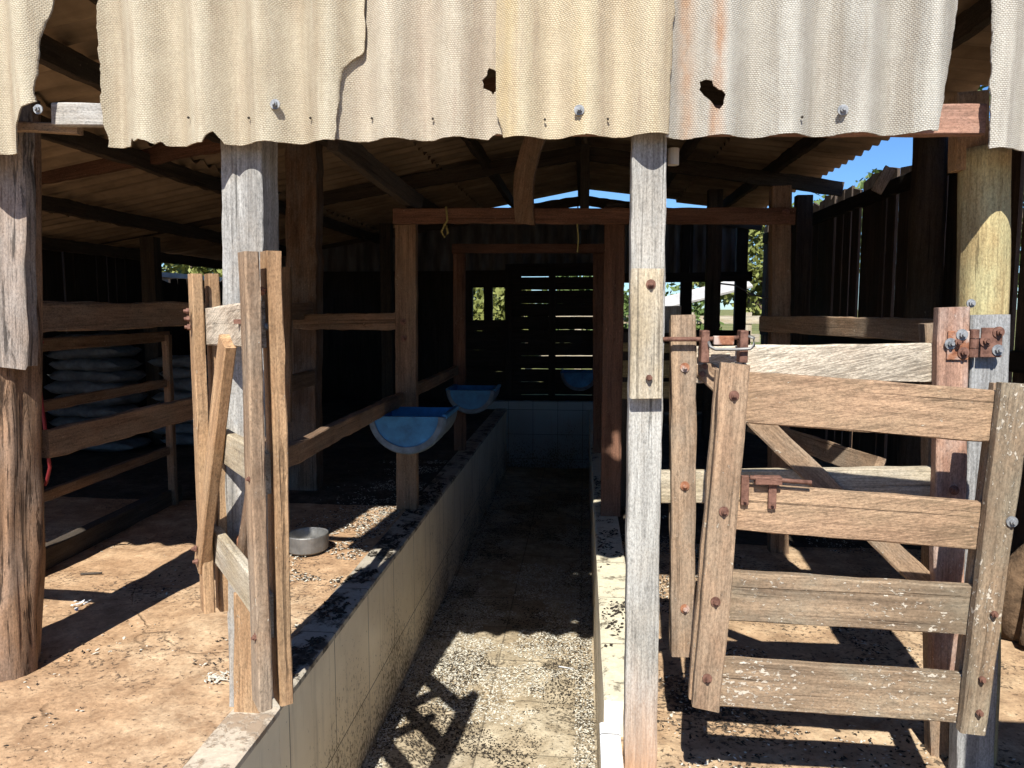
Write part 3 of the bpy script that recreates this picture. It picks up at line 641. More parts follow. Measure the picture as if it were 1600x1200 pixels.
# valance sheets
def valance(left, right, bottom, ztop, mat, Y, label, holes=(), bites=(), tri=None):
    """left/right: [(py,px)...] edges; bottom: py; hanging sheet with sine corrugation; holes = polygons in photo px"""
    def edge(tab, z):
        zs = [(at(px, py, Y).z, at(px, py, Y).x) for py, px in tab]; zs.sort()
        if z <= zs[0][0]: return zs[0][1]
        for (z0, x0), (z1, x1) in zip(zs[:-1], zs[1:]):
            if z <= z1: return x0 + (x1 - x0) * (z - z0) / (z1 - z0)
        return zs[-1][1]
    zb = at(900, bottom, Y).z; x0 = min(edge(left, zb), edge(left, ztop)); x1 = max(edge(right, zb), edge(right, ztop))
    org = Vector((x0, Y, zb)); fn = .0028 if holes else .006; nx = max(10, int((x1 - x0) / fn)); nz = int((ztop - zb) / (.0032 if holes else .008)); P = []
    for j in range(nz + 1):
        z = zb + (ztop - zb) * j / nz; a = edge(left, z); b = edge(right, z)
        a += .004 * mnoise.noise(Vector((z * 25, x0, 0))) + .002 * mnoise.noise(Vector((z * 90, x0, 0))); b += .004 * mnoise.noise(Vector((z * 25, x1, 3))) + .002 * mnoise.noise(Vector((z * 90, x1, 3)))
        for i in range(nx + 1):
            P.append([a + (b - a) * i / nx, z])
    def bott(x):
        d = .0016 * mnoise.noise(Vector((x * 40, 0, 0))) + .001 * mnoise.noise(Vector((x * 130, 0, 0)))
        for (bx, bw, bh) in bites:
            c = at(bx, bottom, Y).x; q = abs(x - c) / (bw * Y / 1205)
            if q < 1: d += bh * Y / 1205 * (1 - q ** 2) * (1 + .25 * mnoise.noise(Vector((x * 90, 1, 0))))
        return d
    dead = set(); H = []
    jr = random.Random(11)
    def jag(h):
        q = []
        for a, b in zip(h, h[1:] + h[:1]):
            n = max(1, int(math.dist(a, b) / 4))
            for k in range(n): q.append((a[0] + (b[0] - a[0]) * k / n + jr.uniform(-1.3, 1.3), a[1] + (b[1] - a[1]) * k / n + jr.uniform(-1.3, 1.3)))
        return q
    holes = [jag(list(h)) for h in holes]
    for h in holes:
        H.append([(at(px, py, Y).x, at(px, py, Y).z) for px, py in h])
    def inside(p, poly):
        c = False; n = len(poly)
        for i in range(n):
            a, b = poly[i], poly[i - 1]
            if (a[1] > p[1]) != (b[1] > p[1]) and p[0] < (b[0] - a[0]) * (p[1] - a[1]) / (b[1] - a[1]) + a[0]: c = not c
        return c
    def snap(p, poly):
        best = None
        for i in range(len(poly)):
            a = Vector(poly[i]); b = Vector(poly[i - 1]); d = b - a; tt = max(0, min(1, (Vector(p) - a).dot(d) / d.dot(d))); q = a + d * tt
            e = (q - Vector(p)).length
            if best is None or e < best[0]: best = (e, q)
        return best[1]
    W_ = nx + 1; quads = []
    for j in range(nz):
        for i in range(nx):
            v = (j * W_ + i, j * W_ + i + 1, (j + 1) * W_ + i + 1, (j + 1) * W_ + i)
            cx = sum(P[q][0] for q in v) / 4; cz = sum(P[q][1] for q in v) / 4
            if any(inside((cx, cz), h) for h in H): dead.add((i, j)); continue
            quads.append(v)
    if H:
        liveV = {}; deadV = set()
        for j in range(nz):
            for i in range(nx):
                v = (j * W_ + i, j * W_ + i + 1, (j + 1) * W_ + i + 1, (j + 1) * W_ + i)
                if (i, j) in dead: deadV.update(v)
                else:
                    for q in v: liveV[q] = 1
        for q in deadV:
            if q in liveV:
                hh = min(H, key=lambda h: (snap(P[q], h) - Vector(P[q])).length); s_ = snap(P[q], hh); P[q] = [s_.x, s_.y]
    V = []
    for side in (0, 1):
        for k, (x, z) in enumerate(P):
            zz = z
            fr = (z - zb) / .12
            if fr < 1: zz = z + bott(x) * (1 - max(0, fr))
            yy = Y + .027 * -math.cos(2 * math.pi * (x + .0) / .174) + .006 * mnoise.noise(Vector((x * 3, z * 2, Y))) + side * .006
            V.append((x - org.x, yy - org.y, zz - org.z))
    N = len(P); Fc = list(quads) + [tuple(N + q for q in v[::-1]) for v in quads]
    cnt = {}
    for v in quads:
        for a, b in zip(v, v[1:] + v[:1]): cnt[(a, b)] = 1
    for (a, b) in cnt:
        if (b, a) not in cnt: Fc.append((b, a, N + a, N + b))
    o = mk('valance_sheet', V, Fc, mat, shed, Matrix.Translation(org), smooth=True); o['label'] = label
    m = o.modifiers.new('edges', 'EDGE_SPLIT'); m.split_angle = R(50)
    return o
ZT = 2.80
def sb(o, px, py, Y, mat=M_ZINC): bolt(at(px, py, Y), mat, o, r=.008, washer=.0135)
def vy(px, Y): x = at(px, 180, Y).x; return Y - .027 * math.cos(2 * math.pi * x / .174) - .004
def nailhole(o, px, py, Y):
    p = at(px, py, Y); bolt((p.x, vy(px, Y), p.z), M_PEL, o, r=.0035, washer=0, name='nail')
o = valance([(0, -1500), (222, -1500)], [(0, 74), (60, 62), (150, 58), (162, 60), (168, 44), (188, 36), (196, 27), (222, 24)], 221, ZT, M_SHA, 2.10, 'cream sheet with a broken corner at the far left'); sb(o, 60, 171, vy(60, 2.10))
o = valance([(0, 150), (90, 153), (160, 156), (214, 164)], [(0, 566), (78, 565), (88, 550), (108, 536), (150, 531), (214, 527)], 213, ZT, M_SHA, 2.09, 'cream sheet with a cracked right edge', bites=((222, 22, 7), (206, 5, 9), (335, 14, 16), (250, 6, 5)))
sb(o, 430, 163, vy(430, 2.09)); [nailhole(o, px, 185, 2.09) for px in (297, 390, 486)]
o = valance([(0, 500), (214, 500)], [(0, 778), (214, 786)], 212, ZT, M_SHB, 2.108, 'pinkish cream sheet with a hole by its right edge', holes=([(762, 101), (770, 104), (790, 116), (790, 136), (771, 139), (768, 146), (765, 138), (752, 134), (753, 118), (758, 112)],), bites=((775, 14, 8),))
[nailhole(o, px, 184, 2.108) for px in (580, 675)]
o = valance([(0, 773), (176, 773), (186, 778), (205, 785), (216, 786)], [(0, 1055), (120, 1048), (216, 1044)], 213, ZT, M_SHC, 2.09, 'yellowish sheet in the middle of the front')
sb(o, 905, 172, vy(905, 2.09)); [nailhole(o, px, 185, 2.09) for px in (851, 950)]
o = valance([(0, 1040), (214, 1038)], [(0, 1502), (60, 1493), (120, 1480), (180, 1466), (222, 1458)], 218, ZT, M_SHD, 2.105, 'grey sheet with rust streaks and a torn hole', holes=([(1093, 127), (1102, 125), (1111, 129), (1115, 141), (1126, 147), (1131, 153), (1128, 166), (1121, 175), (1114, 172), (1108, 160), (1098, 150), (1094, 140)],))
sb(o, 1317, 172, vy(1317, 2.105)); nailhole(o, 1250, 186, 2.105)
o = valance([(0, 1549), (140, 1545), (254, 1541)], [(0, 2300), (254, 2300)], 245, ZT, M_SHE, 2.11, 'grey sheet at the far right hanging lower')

# ------------------------------------------------------------------ door frames on the pit walls
def frameset(Y, pl, pr, ptop, wl, label, extra=None, mat=M_RED):
    t = thing('door_frame', label, 'door frame', ((pl[0]), Y, 0))
    return t
t = thing('door_frame', 'tall brown post and lintel frame standing astride the pit walls', 'door frame', (-.4, 4.45, 0))
def fp(px0, py0, px1, py1, Y, wpx, mat, th, name, par, **k): return board(name, at(px0, py0, Y), at(px1, py1, Y), wpx * Y / 1205, th, mat, par, **k)
pz = az(634, 812, .012); Yl = 4.45
board('post', (at(634, 700, Yl).x, Yl, .012), at(633, 325, Yl), .125, .06, M_RAIL, t, label='left post with the blue trough below', jit=.003)
board('post', (at(955, 700, 4.42).x, 4.42, .012), at(961, 322, 4.42), .115, .07, M_RED, t, label='right post')
board('post', at(1218, 868, 4.25), at(1222, 290, 4.25), .10, .08, M_RAIL, t, label='outermost right post')
l = board('lintel', at(614, 337, 4.38), at(1243, 337, 4.23), .085, .05, M_RED, t, jit=.003)
board('cleat', at(948, 321, 4.37), at(977, 321, 4.37), .02, .04, M_DARK, t)
bolt(at(1228, 332, 4.215), M_RUST, l, r=.014, washer=.02)
bolt(at(630, 503, 4.445), M_RUST, t.children[0], r=.011, washer=.018); bolt(at(631, 529, 4.445), M_RUST, t.children[0], r=.011, washer=.018)
t = thing('door_frame', 'second red brown frame further back over the pit', 'door frame', (-.4, 6.4, 0))
board('post', (at(718, 700, 6.4).x, 6.4, .012), at(717, 385, 6.4), .10, .06, M_RED, t); board('post', (at(938, 700, 6.4).x, 6.4, .012), at(938, 385, 6.4), .12, .06, M_RED, t, label='right post half hidden by the nearer frame')
board('lintel', at(706, 388, 6.35), at(960, 388, 6.35), .075, .05, M_RED, t)
def cord(pts, label, r=.004):
    o = tube('cord', pts, r, M_ROPE); tag(o, label, 'cord'); return o
cord([at(903, 322, 4.32), at(902, 350, 4.33), at(904, 375, 4.34), at(902, 394, 4.33)], 'yellow cord hanging straight down from the lintel')
cord([at(697, 322, 4.32), at(699, 345, 4.33), at(694, 352, 4.31), at(690, 362, 4.33), at(695, 371, 4.32), at(700, 364, 4.33), at(697, 352, 4.34)], 'knotted cord end on the left part of the lintel', .006)

# ------------------------------------------------------------------ blue drum troughs
def trough(px, py_top, Y, r, L, label, mi=M_BLUE):
    c = at(px, py_top, Y); t = thing('feed_trough', label, 'feed trough', (c.x, Y + L / 2, c.z - r), 'blue drum feed troughs')
    n = 26; V = []; Fc = []; fl = .97
    def ring(rr, y, sq=1.0): return [(c.x + rr * math.cos(math.pi + math.pi * i / n), y, c.z + rr * fl * math.sin(math.pi + math.pi * i / n) * sq) for i in range(n + 1)]
    e = .03
    inn = [ring(r * .90, Y + .015), ring(r * .96, Y + .02 + L * .2), ring(r * .96, Y + L * .8), ring(r * .92, Y + L - .02)]
    V = sum(inn, []); k = n + 1
    for a in range(3):
        for i in range(n): p = a * k + i; Fc.append((p, p + 1, p + k + 1, p + k))
    Fc.append(tuple(range(k))); Fc.append(tuple(3 * k + i for i in range(k - 1, -1, -1)))
    o = mk('bowl', V, Fc, mi, t, smooth=False)
    m = o.modifiers.new('thick', 'SOLIDIFY'); m.thickness = .006
    # outer skin, thicker and dirty, with a rolled rim round the open edge
    V = []; Fc = []
    out = [ring(r * .80, Y - .004, .80), ring(r * .98, Y - .010), ring(r * 1.05, Y + .012), ring(r * 1.03, Y + L * .33), ring(r * 1.05, Y + L * .36), ring(r * 1.03, Y + L * .40), ring(r * 1.03, Y + L - .02), ring(r, Y + L)]
    V = sum(out[1:], []); q = len(out) - 1
    for a in range(q - 1):
        for i in range(n): p = a * k + i; Fc.append((p, p + k, p + k + 1, p + 1))
    o = mk('drum_shell', V, Fc, M_DRUM, t, smooth=True); m = o.modifiers.new('thick', 'SOLIDIFY'); m.thickness = .012; m.offset = -1
    V = []; Fc = []
    rim = [ring(r * .99, Y - .014), ring(r * .86, Y - .014, .97)]
    V = rim[0] + rim[1] + [(x, y + .02, z) for x, y, z in rim[0]] + [(x, y + .02, z) for x, y, z in rim[1]]
    for i in range(n):
        Fc.append((i, i + 1, k + i + 1, k + i)); Fc.append((2 * k + i, 3 * k + i, 3 * k + i + 1, 2 * k + i + 1)); Fc.append((k + i, k + i + 1, 3 * k + i + 1, 3 * k + i)); Fc.append((i, 2 * k + i, 2 * k + i + 1, i + 1))
    for s_ in (0, n): Fc.append((s_, k + s_, 3 * k + s_, 2 * k + s_))
    mk('end_rim', V, Fc, M_DRUM, t, smooth=False)
    # the blue end plate inside the rim
    pl = ring(r * .86, Y - .006, .97); V = pl + [(x, y + .016, z) for x, y, z in pl]; Fc = [tuple(range(k - 1, -1, -1)), tuple(range(k, 2 * k))] + [(i, i + 1, k + i + 1, k + i) for i in range(n)] + [(n, 0, k, k + n)]
    mk('end_plate', V, Fc, mi, t)
    # raised top lip
    for sx in (-1, 1):
        box('lip', (c.x + sx * r * 1.0 - .012, Y + .01, c.z - .012), (c.x + sx * r * 1.0 + .012, Y + L - .01, c.z + .012), mi, t, chz=.004)
    return t
trough(635, 651, 3.93, .20, .42, 'nearer blue half drum trough hung on the left post of the frame')
trough(735, 610, 5.9, .185, .42, 'second blue trough further back along the pit')
trough(905, 583, 8.6, .20, .45, 'darkest blue trough at the far end of the pit')

# ------------------------------------------------------------------ pens on the left
XF = -1.80
t = thing('pen_fence', 'two wide rails from the left trunk back to the big dusty post', 'fence', (XF, 3.6, 0))
for z, wv in ((1.19, .105), (.755, .10)):
    board('rail', (XF - .02, 2.44, z), (XF + .03, 4.95, z + .01), wv, .035, M_RAIL, t, nrm=(1, -.1, 0), jit=.004)
board('rail', (-1.95, 2.34, .66), (-3.9, 2.36, .66), .09, .03, M_RAIL, t)  # rail out of view on the left, added for its shadow band
board('rail', (-1.86, 4.80, 1.14), (-1.02, 4.50, 1.155), .10, .035, M_RAIL, t, nrm=(0, -1, 0), jit=.006, bow=-.008, label='cross rail to the frame post')
t = thing('pen_gate', 'slim barred pen gate with thin rails deeper in the left pen', 'pen gate', (-2.5, 4.1, 0))
A = az(46, 905, 0); B = az(269, 790, 0); dr = (B - A).normalized()
def pg(k, z): q = A.lerp(B, k); return (q.x, q.y, z)
board('stile', pg(0, 0), pg(0, 1.30), .085, .05, M_RAIL, t, nrm=(0, -1, 0), label='broad near stile')
board('stile', pg(1, 0), pg(1, 1.06), .045, .04, M_RAIL, t, nrm=(0, -1, 0))
for z, wv in ((1.05, .06), (.765, .05), (.345, .05)): board('rail', pg(-.03, z), pg(1.05, z), wv, .03, M_RAIL, t, nrm=(1, -.2, 0))
board('sill', pg(-.1, .05), pg(1.1, .05), .10, .07, M_DARK, t, nrm=(1, 0, 0))
t = thing('trough_rail', 'low sloping rail along the left pit wall carrying the blue troughs', 'rail', (-1.03, 4.2, 0))
board('rail', (-1.0, 2.26, .71), (-1.06, 4.50, .685), .075, .04, M_RAIL, t, nrm=(1, -.3, 0), jit=.004)
board('rail', (-1.07, 4.50, .69), (-1.05, 6.4, .70), .075, .04, M_RAIL, t, nrm=(1, -.3, 0), jit=.004, label='further rail to the second frame')
tag(tube('hose', [at(48, 520, 3.1), at(56, 532, 3.12), at(66, 534, 3.15), at(58, 545, 3.15), at(60, 590, 3.2), at(68, 650, 3.2), at(74, 700, 3.2), at(78, 730, 3.2), at(73, 752, 3.25), at(70, 758, 3.25)], .008, M_HOSE), 'red hose hanging over the rail beside the left trunk', 'hose')

# feed sacks: a pillow mesh copied into stacks
def sackmesh():
    V = []; Fc = []; n = 14; m = 8
    for i in range(n + 1):
        u = -1 + 2 * i / n
        for j in range(m * 2):
            th = math.pi * j / m; wv = (1 - abs(u) ** 5) ** .5; x = u * .34
            pin = .12 + .88 * wv
            r1 = .21 * (.86 + .14 * wv); V.append((x, r1 * math.copysign(abs(math.cos(th)) ** .7, math.cos(th)), .058 * pin * math.copysign(abs(math.sin(th)) ** .8, math.sin(th)) + .03 * mnoise.noise(Vector((x * 9, j * .8, 0)))))
    for i in range(n):
        for j in range(2 * m): p = i * 2 * m + j; q = i * 2 * m + (j + 1) % (2 * m); Fc.append((p, q, q + 2 * m, p + 2 * m))
    Fc.append(tuple(range(2 * m - 1, -1, -1))); Fc.append(tuple(n * 2 * m + j for j in range(2 * m)))
    return V, Fc
SV, SF = sackmesh()
first = mk('feed_sack', SV, SF, M_SACK, None, smooth=True); k = 0
for (cx, cy, top) in ((-4.15, 6.2, 10), (-3.42, 6.55, 8)):
    for l in range(top):
        o = first if k == 0 else first.copy()
        if k: COL.objects.link(o)
        k += 1
        o.matrix_basis = Matrix.Translation((cx + random.uniform(-.03, .03), cy + random.uniform(-.03, .03), .062 + l * .098)) @ Matrix.Rotation(random.uniform(-.14, .14) + (math.pi if l % 2 else 0), 4, 'Z') @ Matrix.Rotation(random.uniform(-.05, .05), 4, 'Y') @ Matrix.Diagonal((random.uniform(.9, 1.08), random.uniform(.92, 1.1), random.uniform(.9, 1.12), 1))
        tag(o, 'white feed sack lying in the dim stacks at the back of the left pens', 'feed sack', 'feed sacks stacked in the left pens')

# galvanised pan
pc = az(474, 868, 0); V = []; Fc = []; n = 36
prof = [(.001, .006), (.085, .006), (.092, .012), (.098, .085), (.102, .090), (.104, .085), (.100, .010), (.088, 0), (.001, 0)]
for (r, z) in prof:
    for i in range(n): V.append((r * math.cos(6.2832 * i / n) * (1 + .03 * math.sin(2 * 6.2832 * i / n)), r * math.sin(6.2832 * i / n), z))
for a in range(len(prof) - 1):
    for i in range(n): j = (i + 1) % n; Fc.append((a * n + i, a * n + j, (a + 1) * n + j, (a + 1) * n + i))
tag(mk('metal_pan', V, Fc, M_STEEL, None, Matrix.Translation((pc.x, pc.y + .06, .008)), smooth=False), 'dented round galvanised pan on the floor behind the left gate', 'pan')

# ------------------------------------------------------------------ open left gate
KG = .9; NE = at(416, 750, 1.665); FE = at(318, 700, 2.17); NE.z = FE.z = 0; D = (NE - FE).normalized(); NN = Vector((-D.y, D.x, 0))   # NN points to the right/back
if NN.x < 0: NN = -NN
gl = thing('timber_gate', 'narrow grey brown gate swung open edge on beside the left pit wall', 'gate', tuple(NE))
s1 = board('stile', at(410, 1099, 1.64), at(388, 394, 1.64), .060, .031, M_BROWN, gl, nrm=-NN, c=True, cut=(.15, 0), label='nearest left stile, greyed in the middle', jit=.003)
s2 = board('stile', at(443, 1092, 1.69), at(424, 393, 1.69), .060, .033, M_TAN, gl, nrm=-NN, c=True, jit=.003, label='nearest right stile')
s3 = board('stile', at(325, 953, 2.13), at(305, 428, 2.13), .058, .031, M_TAN, gl, nrm=-NN, c=True, jit=.003)
s4 = board('stile', at(349, 950, 2.19), at(331, 428, 2.19), .058, .031, M_TAN, gl, nrm=-NN, c=True, jit=.003)
def gp(s, z, off=0): q = FE.lerp(NE, s) + NN * off; return Vector((q.x, q.y, 1.22 - (1.22 - z) * KG))
board('rail', gp(-.02, 1.16, .022), gp(.99, 1.18, .004), .105, .026, M_WORN, gl, nrm=-NN, c=True)
board('rail', gp(-.02, .80, .022), gp(.99, .80, .004), .092, .026, M_PALE, gl, nrm=-NN, c=True)
board('rail', gp(.0, .44, .022), gp(.99, .425, .006), .103, .026, M_PALE, gl, nrm=-NN, c=True, label='pale bottom rail')
board('brace', gp(.03, .37, -.022), gp(.60, 1.13, -.012), .070, .030, M_TAN, gl, nrm=-NN, c=True, label='long diagonal brace')
board('brace', gp(.28, .42, .055), gp(.62, .86, .055), .055, .022, M_RAIL, gl, nrm=-NN, c=True, label='short second brace')
h = box('hinge', tuple(at(371, 878, 2.145)), tuple(at(388, 838, 2.145) + Vector((0, .02, 0))), M_RUSTY, gl)
bolt(at(381, 848, 2.143), M_RUST, h, r=.008, washer=0); bolt(at(381, 868, 2.143), M_RUST, h, r=.008, washer=0)
for px, py in ((375, 500),): pass
box('bracket', tuple(at(365, 506, 1.78)), tuple(at(386, 499, 1.78) + Vector((0, .02, 0))), M_RUST, gl)
for px, py, Y in ((297, 486, 2.11), (298, 498, 2.11), (299, 511, 2.11), (309, 857, 2.11), (311, 877, 2.11)): bolt(at(px, py, Y), M_RUST, s3, nrm=(-.9, -.4, 0), r=.009, washer=0)
bolt(at(402, 995, 1.62), M_RUST, s1, r=.007, washer=.011, nrm=(-.6, -.8, 0)); bolt(at(411, 455, 1.67), M_RUSTY, s1, r=.010, washer=0); bolt(at(419, 510, 1.67), M_ZINC, s2, r=.006, washer=.009); bolt(at(393, 748, 1.62), M_RUST, s1, r=.006, washer=.009, nrm=(-.6, -.8, 0))

# ------------------------------------------------------------------ closed gate behind, on the right
Y2 = 2.20
g2 = thing('timber_gate', 'closed barred gate between the grey middle post and the hinge post', 'gate', tuple(at(1270, 1020, Y2)))
def gb(name, px0, py0, px1, py1, wpx, th, mat, par, Y=Y2, **k): return board(name, at(px0, py0, Y), at(px1, py1, Y if 'Yb' not in k else k.pop('Yb')), wpx * Y / 1205, th, mat, par, **k)
st = gb('stile', 1068, 1027, 1069, 492, 38, .03, M_BROWN, g2, 2.165, label='greyed latch stile')
for py in (574, 759, 951): bolt(at(1070, py, 2.163), M_RUSTY, st, r=.007, washer=.013)
gb('stile', 1066, 1020, 1067, 500, 38, .03, M_BROWN, g2, 2.235)
rs = gb('stile', 1481, 1065, 1491, 480, 45, .035, M_RUSTW, g2, 2.165, label='rust stained hinge stile')
bolt(at(1491, 766, 2.163), M_RUST, rs, r=.008, washer=.013, label='bolt with a pale washer'); bolt(at(1495, 535, 2.155), M_RUST, rs, r=.009, washer=0)
gb('rail', 1050, 572, 1470, 567, 58, .03, M_WORN, g2, label='top rail with pale scuffed grain')
gb('rail', 1033, 762, 1468, 757, 52, .03, M_PALE, g2, label='second rail')
gb('rail', 1050, 938, 1468, 942, 56, .03, M_GATE, g2)
br = gb('brace', 1094, 570, 1448, 912, 32, .022, M_BROWN, g2, 2.19, label='greyed diagonal brace', cut=(.8, 0)); bolt(at(1097, 584, 2.185), M_RUST, br, r=.009, washer=0)
# slide bolt
Yb = 2.13
lt = thing('slide_bolt', 'rusty slide bolt across the top of the closed gate', 'slide bolt', tuple(at(1110, 535, Yb)))
tube('rod', [at(1036, 530, 2.14), at(1100, 530, 2.14), at(1171, 527, 2.14)], .0065, M_RUST, lt)
for px in (1101, 1161):
    a = at(px, 516, 2.14); box('keeper', (a.x - .011, 2.118, at(px, 566, 2.14).z), (a.x + .011, 2.165, at(px, 516, 2.14).z), M_RUST, lt, chz=.003)
    bolt(at(px, 572, 2.163), M_RUST, lt, r=.009, washer=0)
box('sleeve', (at(1115, 530, 2.13).x, 2.125, at(1115, 539, 2.13).z), (at(1147, 530, 2.13).x, 2.15, at(1147, 525, 2.13).z), M_RUSTY, lt, chz=.003)
tube('handle', [at(1106, 532, 2.125), at(1110, 542, 2.11), at(1118, 546, 2.105), at(1150, 546, 2.105), at(1172, 545, 2.105), at(1178, 540, 2.105), at(1178, 528, 2.11), at(1168, 525, 2.125)], .0045, M_STEEL, lt)
# strap hinge
hg = thing('strap_hinge', 'big rusty two leaf hinge joining gate stile and grey post', 'hinge', tuple(at(1520, 540, 2.15)))
def plate(name, x0, y0, x1, y1, Y, mat):
    a = at(x0, y1, Y); b = at(x1, y0, Y); return box(name, (a.x, Y - .006, a.z), (b.x, Y, b.z), mat, hg, chz=.0015)
pl = plate('leaf', 1478, 517, 1514, 562, 2.163, M_RUSTY); pr = plate('leaf', 1530, 512, 1566, 558, 2.163, M_RUST); pl['label'] = 'pale flaking left leaf'
a = at(1514, 558, 2.165); b = at(1531, 514, 2.165)
for z0, z1 in ((0, .32), (.33, .66), (.67, 1)):
    za = a.z + (b.z - a.z) * z0; zb2 = a.z + (b.z - a.z) * z1 - .001
    n = 14; V = []; Fc = []; r = (b.x - a.x) / 2
    prism(V, Fc, [(x, y) for x, y in circ(r, n)], 0, zb2 - za)
    mk('knuckle', V, Fc, M_RUST, hg, Matrix.Translation(((a.x + b.x) / 2, 2.168, za)))
for px, py, m_ in ((1485, 537, M_ZINC), (1503, 523, M_ZINC), (1505, 551, M_RUST)): bolt(at(px, py, 2.156), m_, pl, r=.0085, washer=.015)
for px, py, m_ in ((1540, 533, M_RUST), (1560, 519, M_RUST), (1559, 547, M_ZINC)): bolt(at(px, py, 2.156), m_, pr, r=.0085, washer=.015)

# ------------------------------------------------------------------ leaning gate in front on the right
Y1 = 1.90
g1 = thing('timber_gate', 'leaning four rail gate in front, its lower rails splashed with white', 'gate', tuple(at(1310, 1120, Y1)))
a_ = gb('stile', 1105, 1110, 1151, 569, 44, .028, M_GATE, g1, 1.87, cut=(.12, .05), label='latch side front stile')
gb('stile', 1098, 1095, 1143, 580, 44, .028, M_GATE, g1, 1.935)
for px, py in ((1147, 618), (1138, 700), (1131, 799), (1118, 940), (1105, 1060)):
    if py != 700: bolt(at(px, py, 1.868), M_RUST, a_, r=.007, washer=.012)
b_ = gb('stile', 1521, 1148, 1592, 600, 38, .030, M_GATED, g1, 1.868, w2=.07, label='dropping splashed right stile'); gb('stile', 1507, 1120, 1570, 600, 30, .028, M_GATE, g1, 1.935)
bolt(at(1581, 815, 1.866), M_ZINC, b_, r=.007, washer=.013)
for px, py in ((1552, 958), (1533, 1060), (1529, 1112)): bolt(at(px, py, 1.866), M_RUST, b_, r=.008, washer=0)
gb('rail', 1160, 621, 1590, 653, 79, .028, M_GATES, g1, 1.90, cut=(0, .15), label='top rail with rough slanting saw marks')
rr = gb('rail', 1150, 793, 1556, 825, 74, .028, M_GATES, g1, 1.90, label='second rail carrying the small latch')
gb('rail', 1140, 932, 1534, 956, 79, .028, M_GATED, g1, 1.90, label='third rail speckled white'); gb('rail', 1125, 1068, 1512, 1094, 79, .028, M_GATED, g1, 1.90, label='bottom rail speckled white')
la = thing('gate_latch', 'small rusty latch on the second rail of the leaning gate', 'latch', tuple(at(1190, 760, 1.88)))
for px, y0, y1 in ((1164, 744, 790), (1207, 750, 796)):
    a = at(px, y1, 1.885); b = at(px, y0, 1.885); box('strap', (a.x - .0095, 1.887, a.z), (a.x + .0095, 1.899, b.z), M_RUST, la, chz=.002)
    bolt(at(px, y1 - 8, 1.885), M_RUST, la, r=.004, washer=0)
tube('rod', [at(1172, 746, 1.88), at(1215, 750, 1.88), at(1268, 754, 1.88)], .0055, M_RUST, la); box('bar', (at(1180, 750, 1.88).x, 1.875, at(1180, 757, 1.88).z), (at(1222, 750, 1.88).x, 1.898, at(1222, 745, 1.88).z), M_RUST, la, chz=.002)

# ------------------------------------------------------------------ rails further in on the right
t = thing('pen_rail', 'sloping top rail running back from the hinge post to the frame', 'rail', (1.1, 3.3, 1.1))
board('rail', (1.19, 2.56, 1.145), (.93, 4.2, 1.14), .08, .03, M_BROWN, t, nrm=(-.95, -.6, 0), jit=.003)
t = thing('pen_rail', 'low brown rail seen through the lower openings of the closed gate', 'rail', (1.1, 3.3, .6))
board('rail', at(1170, 662, 4.15), at(1366, 730, 2.9), .085, .035, M_BROWN, t, nrm=(-.8, -.7, .3), jit=.003)
t = thing('rail_stack', 'ochre boards stacked rail over rail just right of the brown frame post', 'boards', tuple(at(1010, 610, 4.9)))
for y, wv in ((542, 14), (577, 26), (610, 26)): board('rail', at(968, y, 4.9), at(1075, y + (2 if y < 560 else 0), 4.9), wv * 4.9 / 1205, .03, M_YEL, t, jit=.004)
for px in (978, 1068): board('upright', (at(px, 600, 4.95).x, 4.95, -.06), at(px, 520, 4.95), .07, .04, M_DARK, t)
board('panel', at(1050, 520, 5.3), at(1050, 478, 5.3), .12, .02, M_GREY, t, label='small pale board end')
tag(tube('cable', [at(1125, 443, 7.0), at(1150, 446, 7), at(1175, 460, 7), at(1200, 466, 7), at(1222, 467, 7)], .008, M_CABLE), 'sagging grey cable in the dark right rear of the shed', 'cable')

# crumbling stump on the far right
log('tree_stump', (1.92, 3.15, -.14), (1.99, 3.25, .34), .17, .08, M_ROCKY, None, .12, 40, flute=.12)
tag(bpy.data.objects['tree_stump'], 'rough clay coloured stump at the foot of the plank wall, far right', 'stump')
# unseen boards on the right, added to shade the bottom right corner
t = thing('shade_screen', 'unseen board screen added beside the camera to shade the bottom right corner', 'shade screen', (1.7, 1.3, 0))
for k in range(6): board('board', (1.02, 1.32, .08 + k * .19), (2.8, 1.32, .08 + k * .19), .188, .025, M_BROWN, t, jit=.001)
for x in (1.12, 2.6): board('post', (x, 1.38, -.1), (x, 1.38, 1.18), .09, .09, M_BROWN, t, c=True)

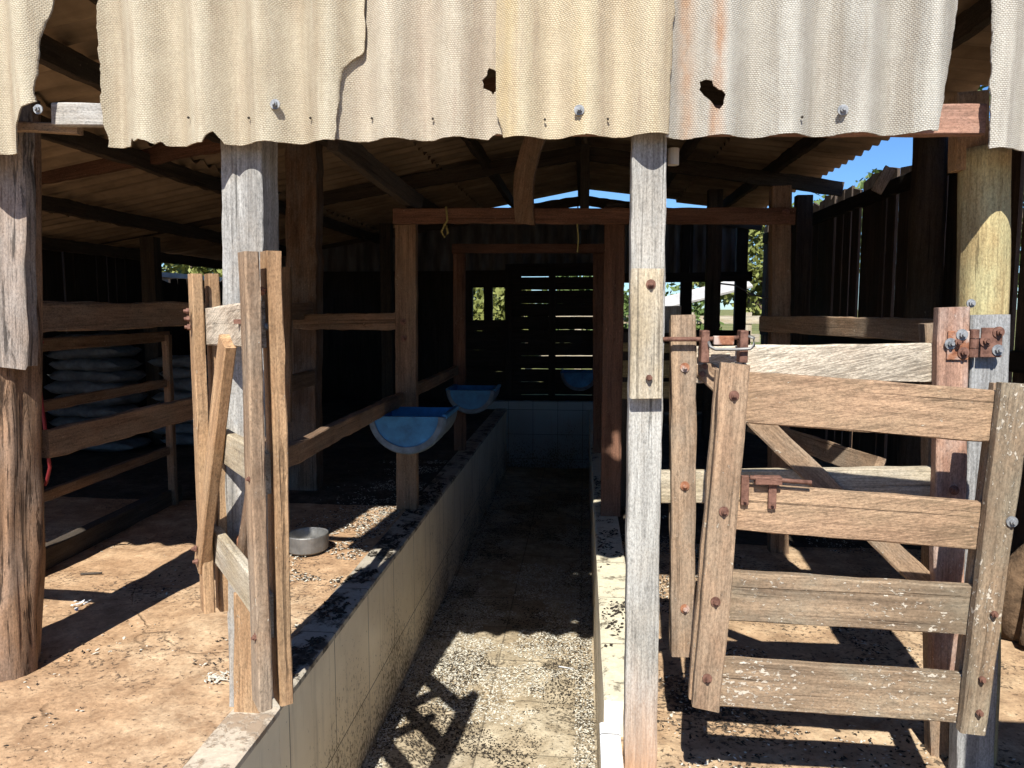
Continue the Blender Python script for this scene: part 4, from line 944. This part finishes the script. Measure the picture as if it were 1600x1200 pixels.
# ------------------------------------------------------------------ beyond the shed
def tree(c, r, h, nl, mat, label, leaf=.11, seed=1, trunk=.12):
    rg = np.random.default_rng(seed); t = thing('leafy_tree', label, 'tree', (c[0], c[1], -.1))
    log('trunk', (c[0], c[1], -.1), (c[0] + .2, c[1], h), trunk, trunk * .55, M_BARK, t, .04, 12)
    blobs = [(np.array([c[0], c[1], h]) + rg.normal(0, 1, 3) * np.array([r * .5, r * .5, r * .38]), r * rg.uniform(.28, .5)) for _ in range(16)]
    P = []
    for i in range(nl):
        b, br = blobs[rg.integers(len(blobs))]; d = rg.normal(0, 1, 3); d /= np.linalg.norm(d); P.append(b + d * br * rg.uniform(.55, 1.05) ** .7)
    P = np.array(P); u = rg.normal(0, 1, (nl, 3)); u /= np.linalg.norm(u, axis=1)[:, None]; v = np.cross(u, rg.normal(0, 1, (nl, 3))); v /= np.linalg.norm(v, axis=1)[:, None]
    sz = rg.uniform(.5, 1.2, (nl, 1)) * leaf
    Q = np.stack([P - u * sz, P + v * sz * .5, P + u * sz, P - v * sz * .5], 1).reshape(-1, 3)
    Fc = np.arange(nl * 4).reshape(-1, 4)
    mk('crown', Q.tolist(), Fc.tolist(), mat, t)
    for k in range(5):
        b = blobs[k][0]; log('limb', (c[0] + .1, c[1], h * .6), tuple(b), trunk * .4, trunk * .12, M_BARK, t, .02, 8)
tree((7.2, 14.2), 2.0, 3.2, 7000, M_LEAF, 'green tree showing above the right plank wall', .10, 3)
tree((3.55, 15.5), 1.1, 1.9, 3500, M_LEAFY, 'yellow green tree seen through the gap right of the back wall', .09, 4)
tree((1.6, 14.5), 1.0, 1.1, 3500, M_LEAF, 'dark bush seen beside the grey middle post through the back', .08, 5, .06)
tree((-1.6, 12.6), .9, .9, 3500, M_LEAFY, 'low bush close behind the back fence left of the slatted screen', .07, 12, .05)
tree((.2, 18.5), 1.3, 1.2, 3500, M_LEAF, 'far bush straight behind the back wall', .1, 6, .06)
tree((-2.6, 18), 1.5, 1.5, 4000, M_LEAFY, 'bright bush seen through the opening left of the slatted screen', .1, 7, .06)
tree((-8.6, 14.5), 1.6, 2.0, 5000, M_LEAFY, 'left most bright tree behind the dark side of the shed', .1, 8)
tree((-6.7, 16), 1.7, 2.3, 5000, M_LEAFY, 'tree in the gap beside the open left gate', .1, 9)
t = thing('boundary_wall', 'low sunlit whitewashed wall just beyond the dark left side of the shed', 'wall', (-5.2, 8.6, 0)); box('wall_face', (-5.3, 7.4, -.1), (-5.15, 11, 1.60), M_WALLW, t, chz=.01); box('capping', (-5.34, 7.4, 1.602), (-5.11, 11, 1.66), M_WALLW, t)
t = thing('field_fence', 'pale timber field fence far behind the shed', 'fence', (-1.8, 14, 0))
for x in (-4, -3.1, -2.3, -1.7, -1.0, -.1, .9, 1.9, 2.9): board('post', (x, 14.0, -.1), (x, 14.0, 1.15), .12, .1, M_PALE, t, c=True)
for z in (.35, .7, 1.02): board('rail', (-4.2, 13.93, z), (3.1, 13.93, z), .14, .03, M_PALE, t)
t = thing('far_shelter', 'small far shelter with a light roof seen past the middle post', 'shelter', (2.2, 12.8, 0))
board('roof', (1.2, 12.6, 1.30), (2.6, 12.6, 1.66), .5, .04, M_TINR, t, nrm=(-.2, -.35, 1))
for x, h in ((1.35, 1.3), (2.5, 1.6)): board('post', (x, 12.9, -.1), (x, 12.9, h), .09, .09, M_BROWN, t, c=True)
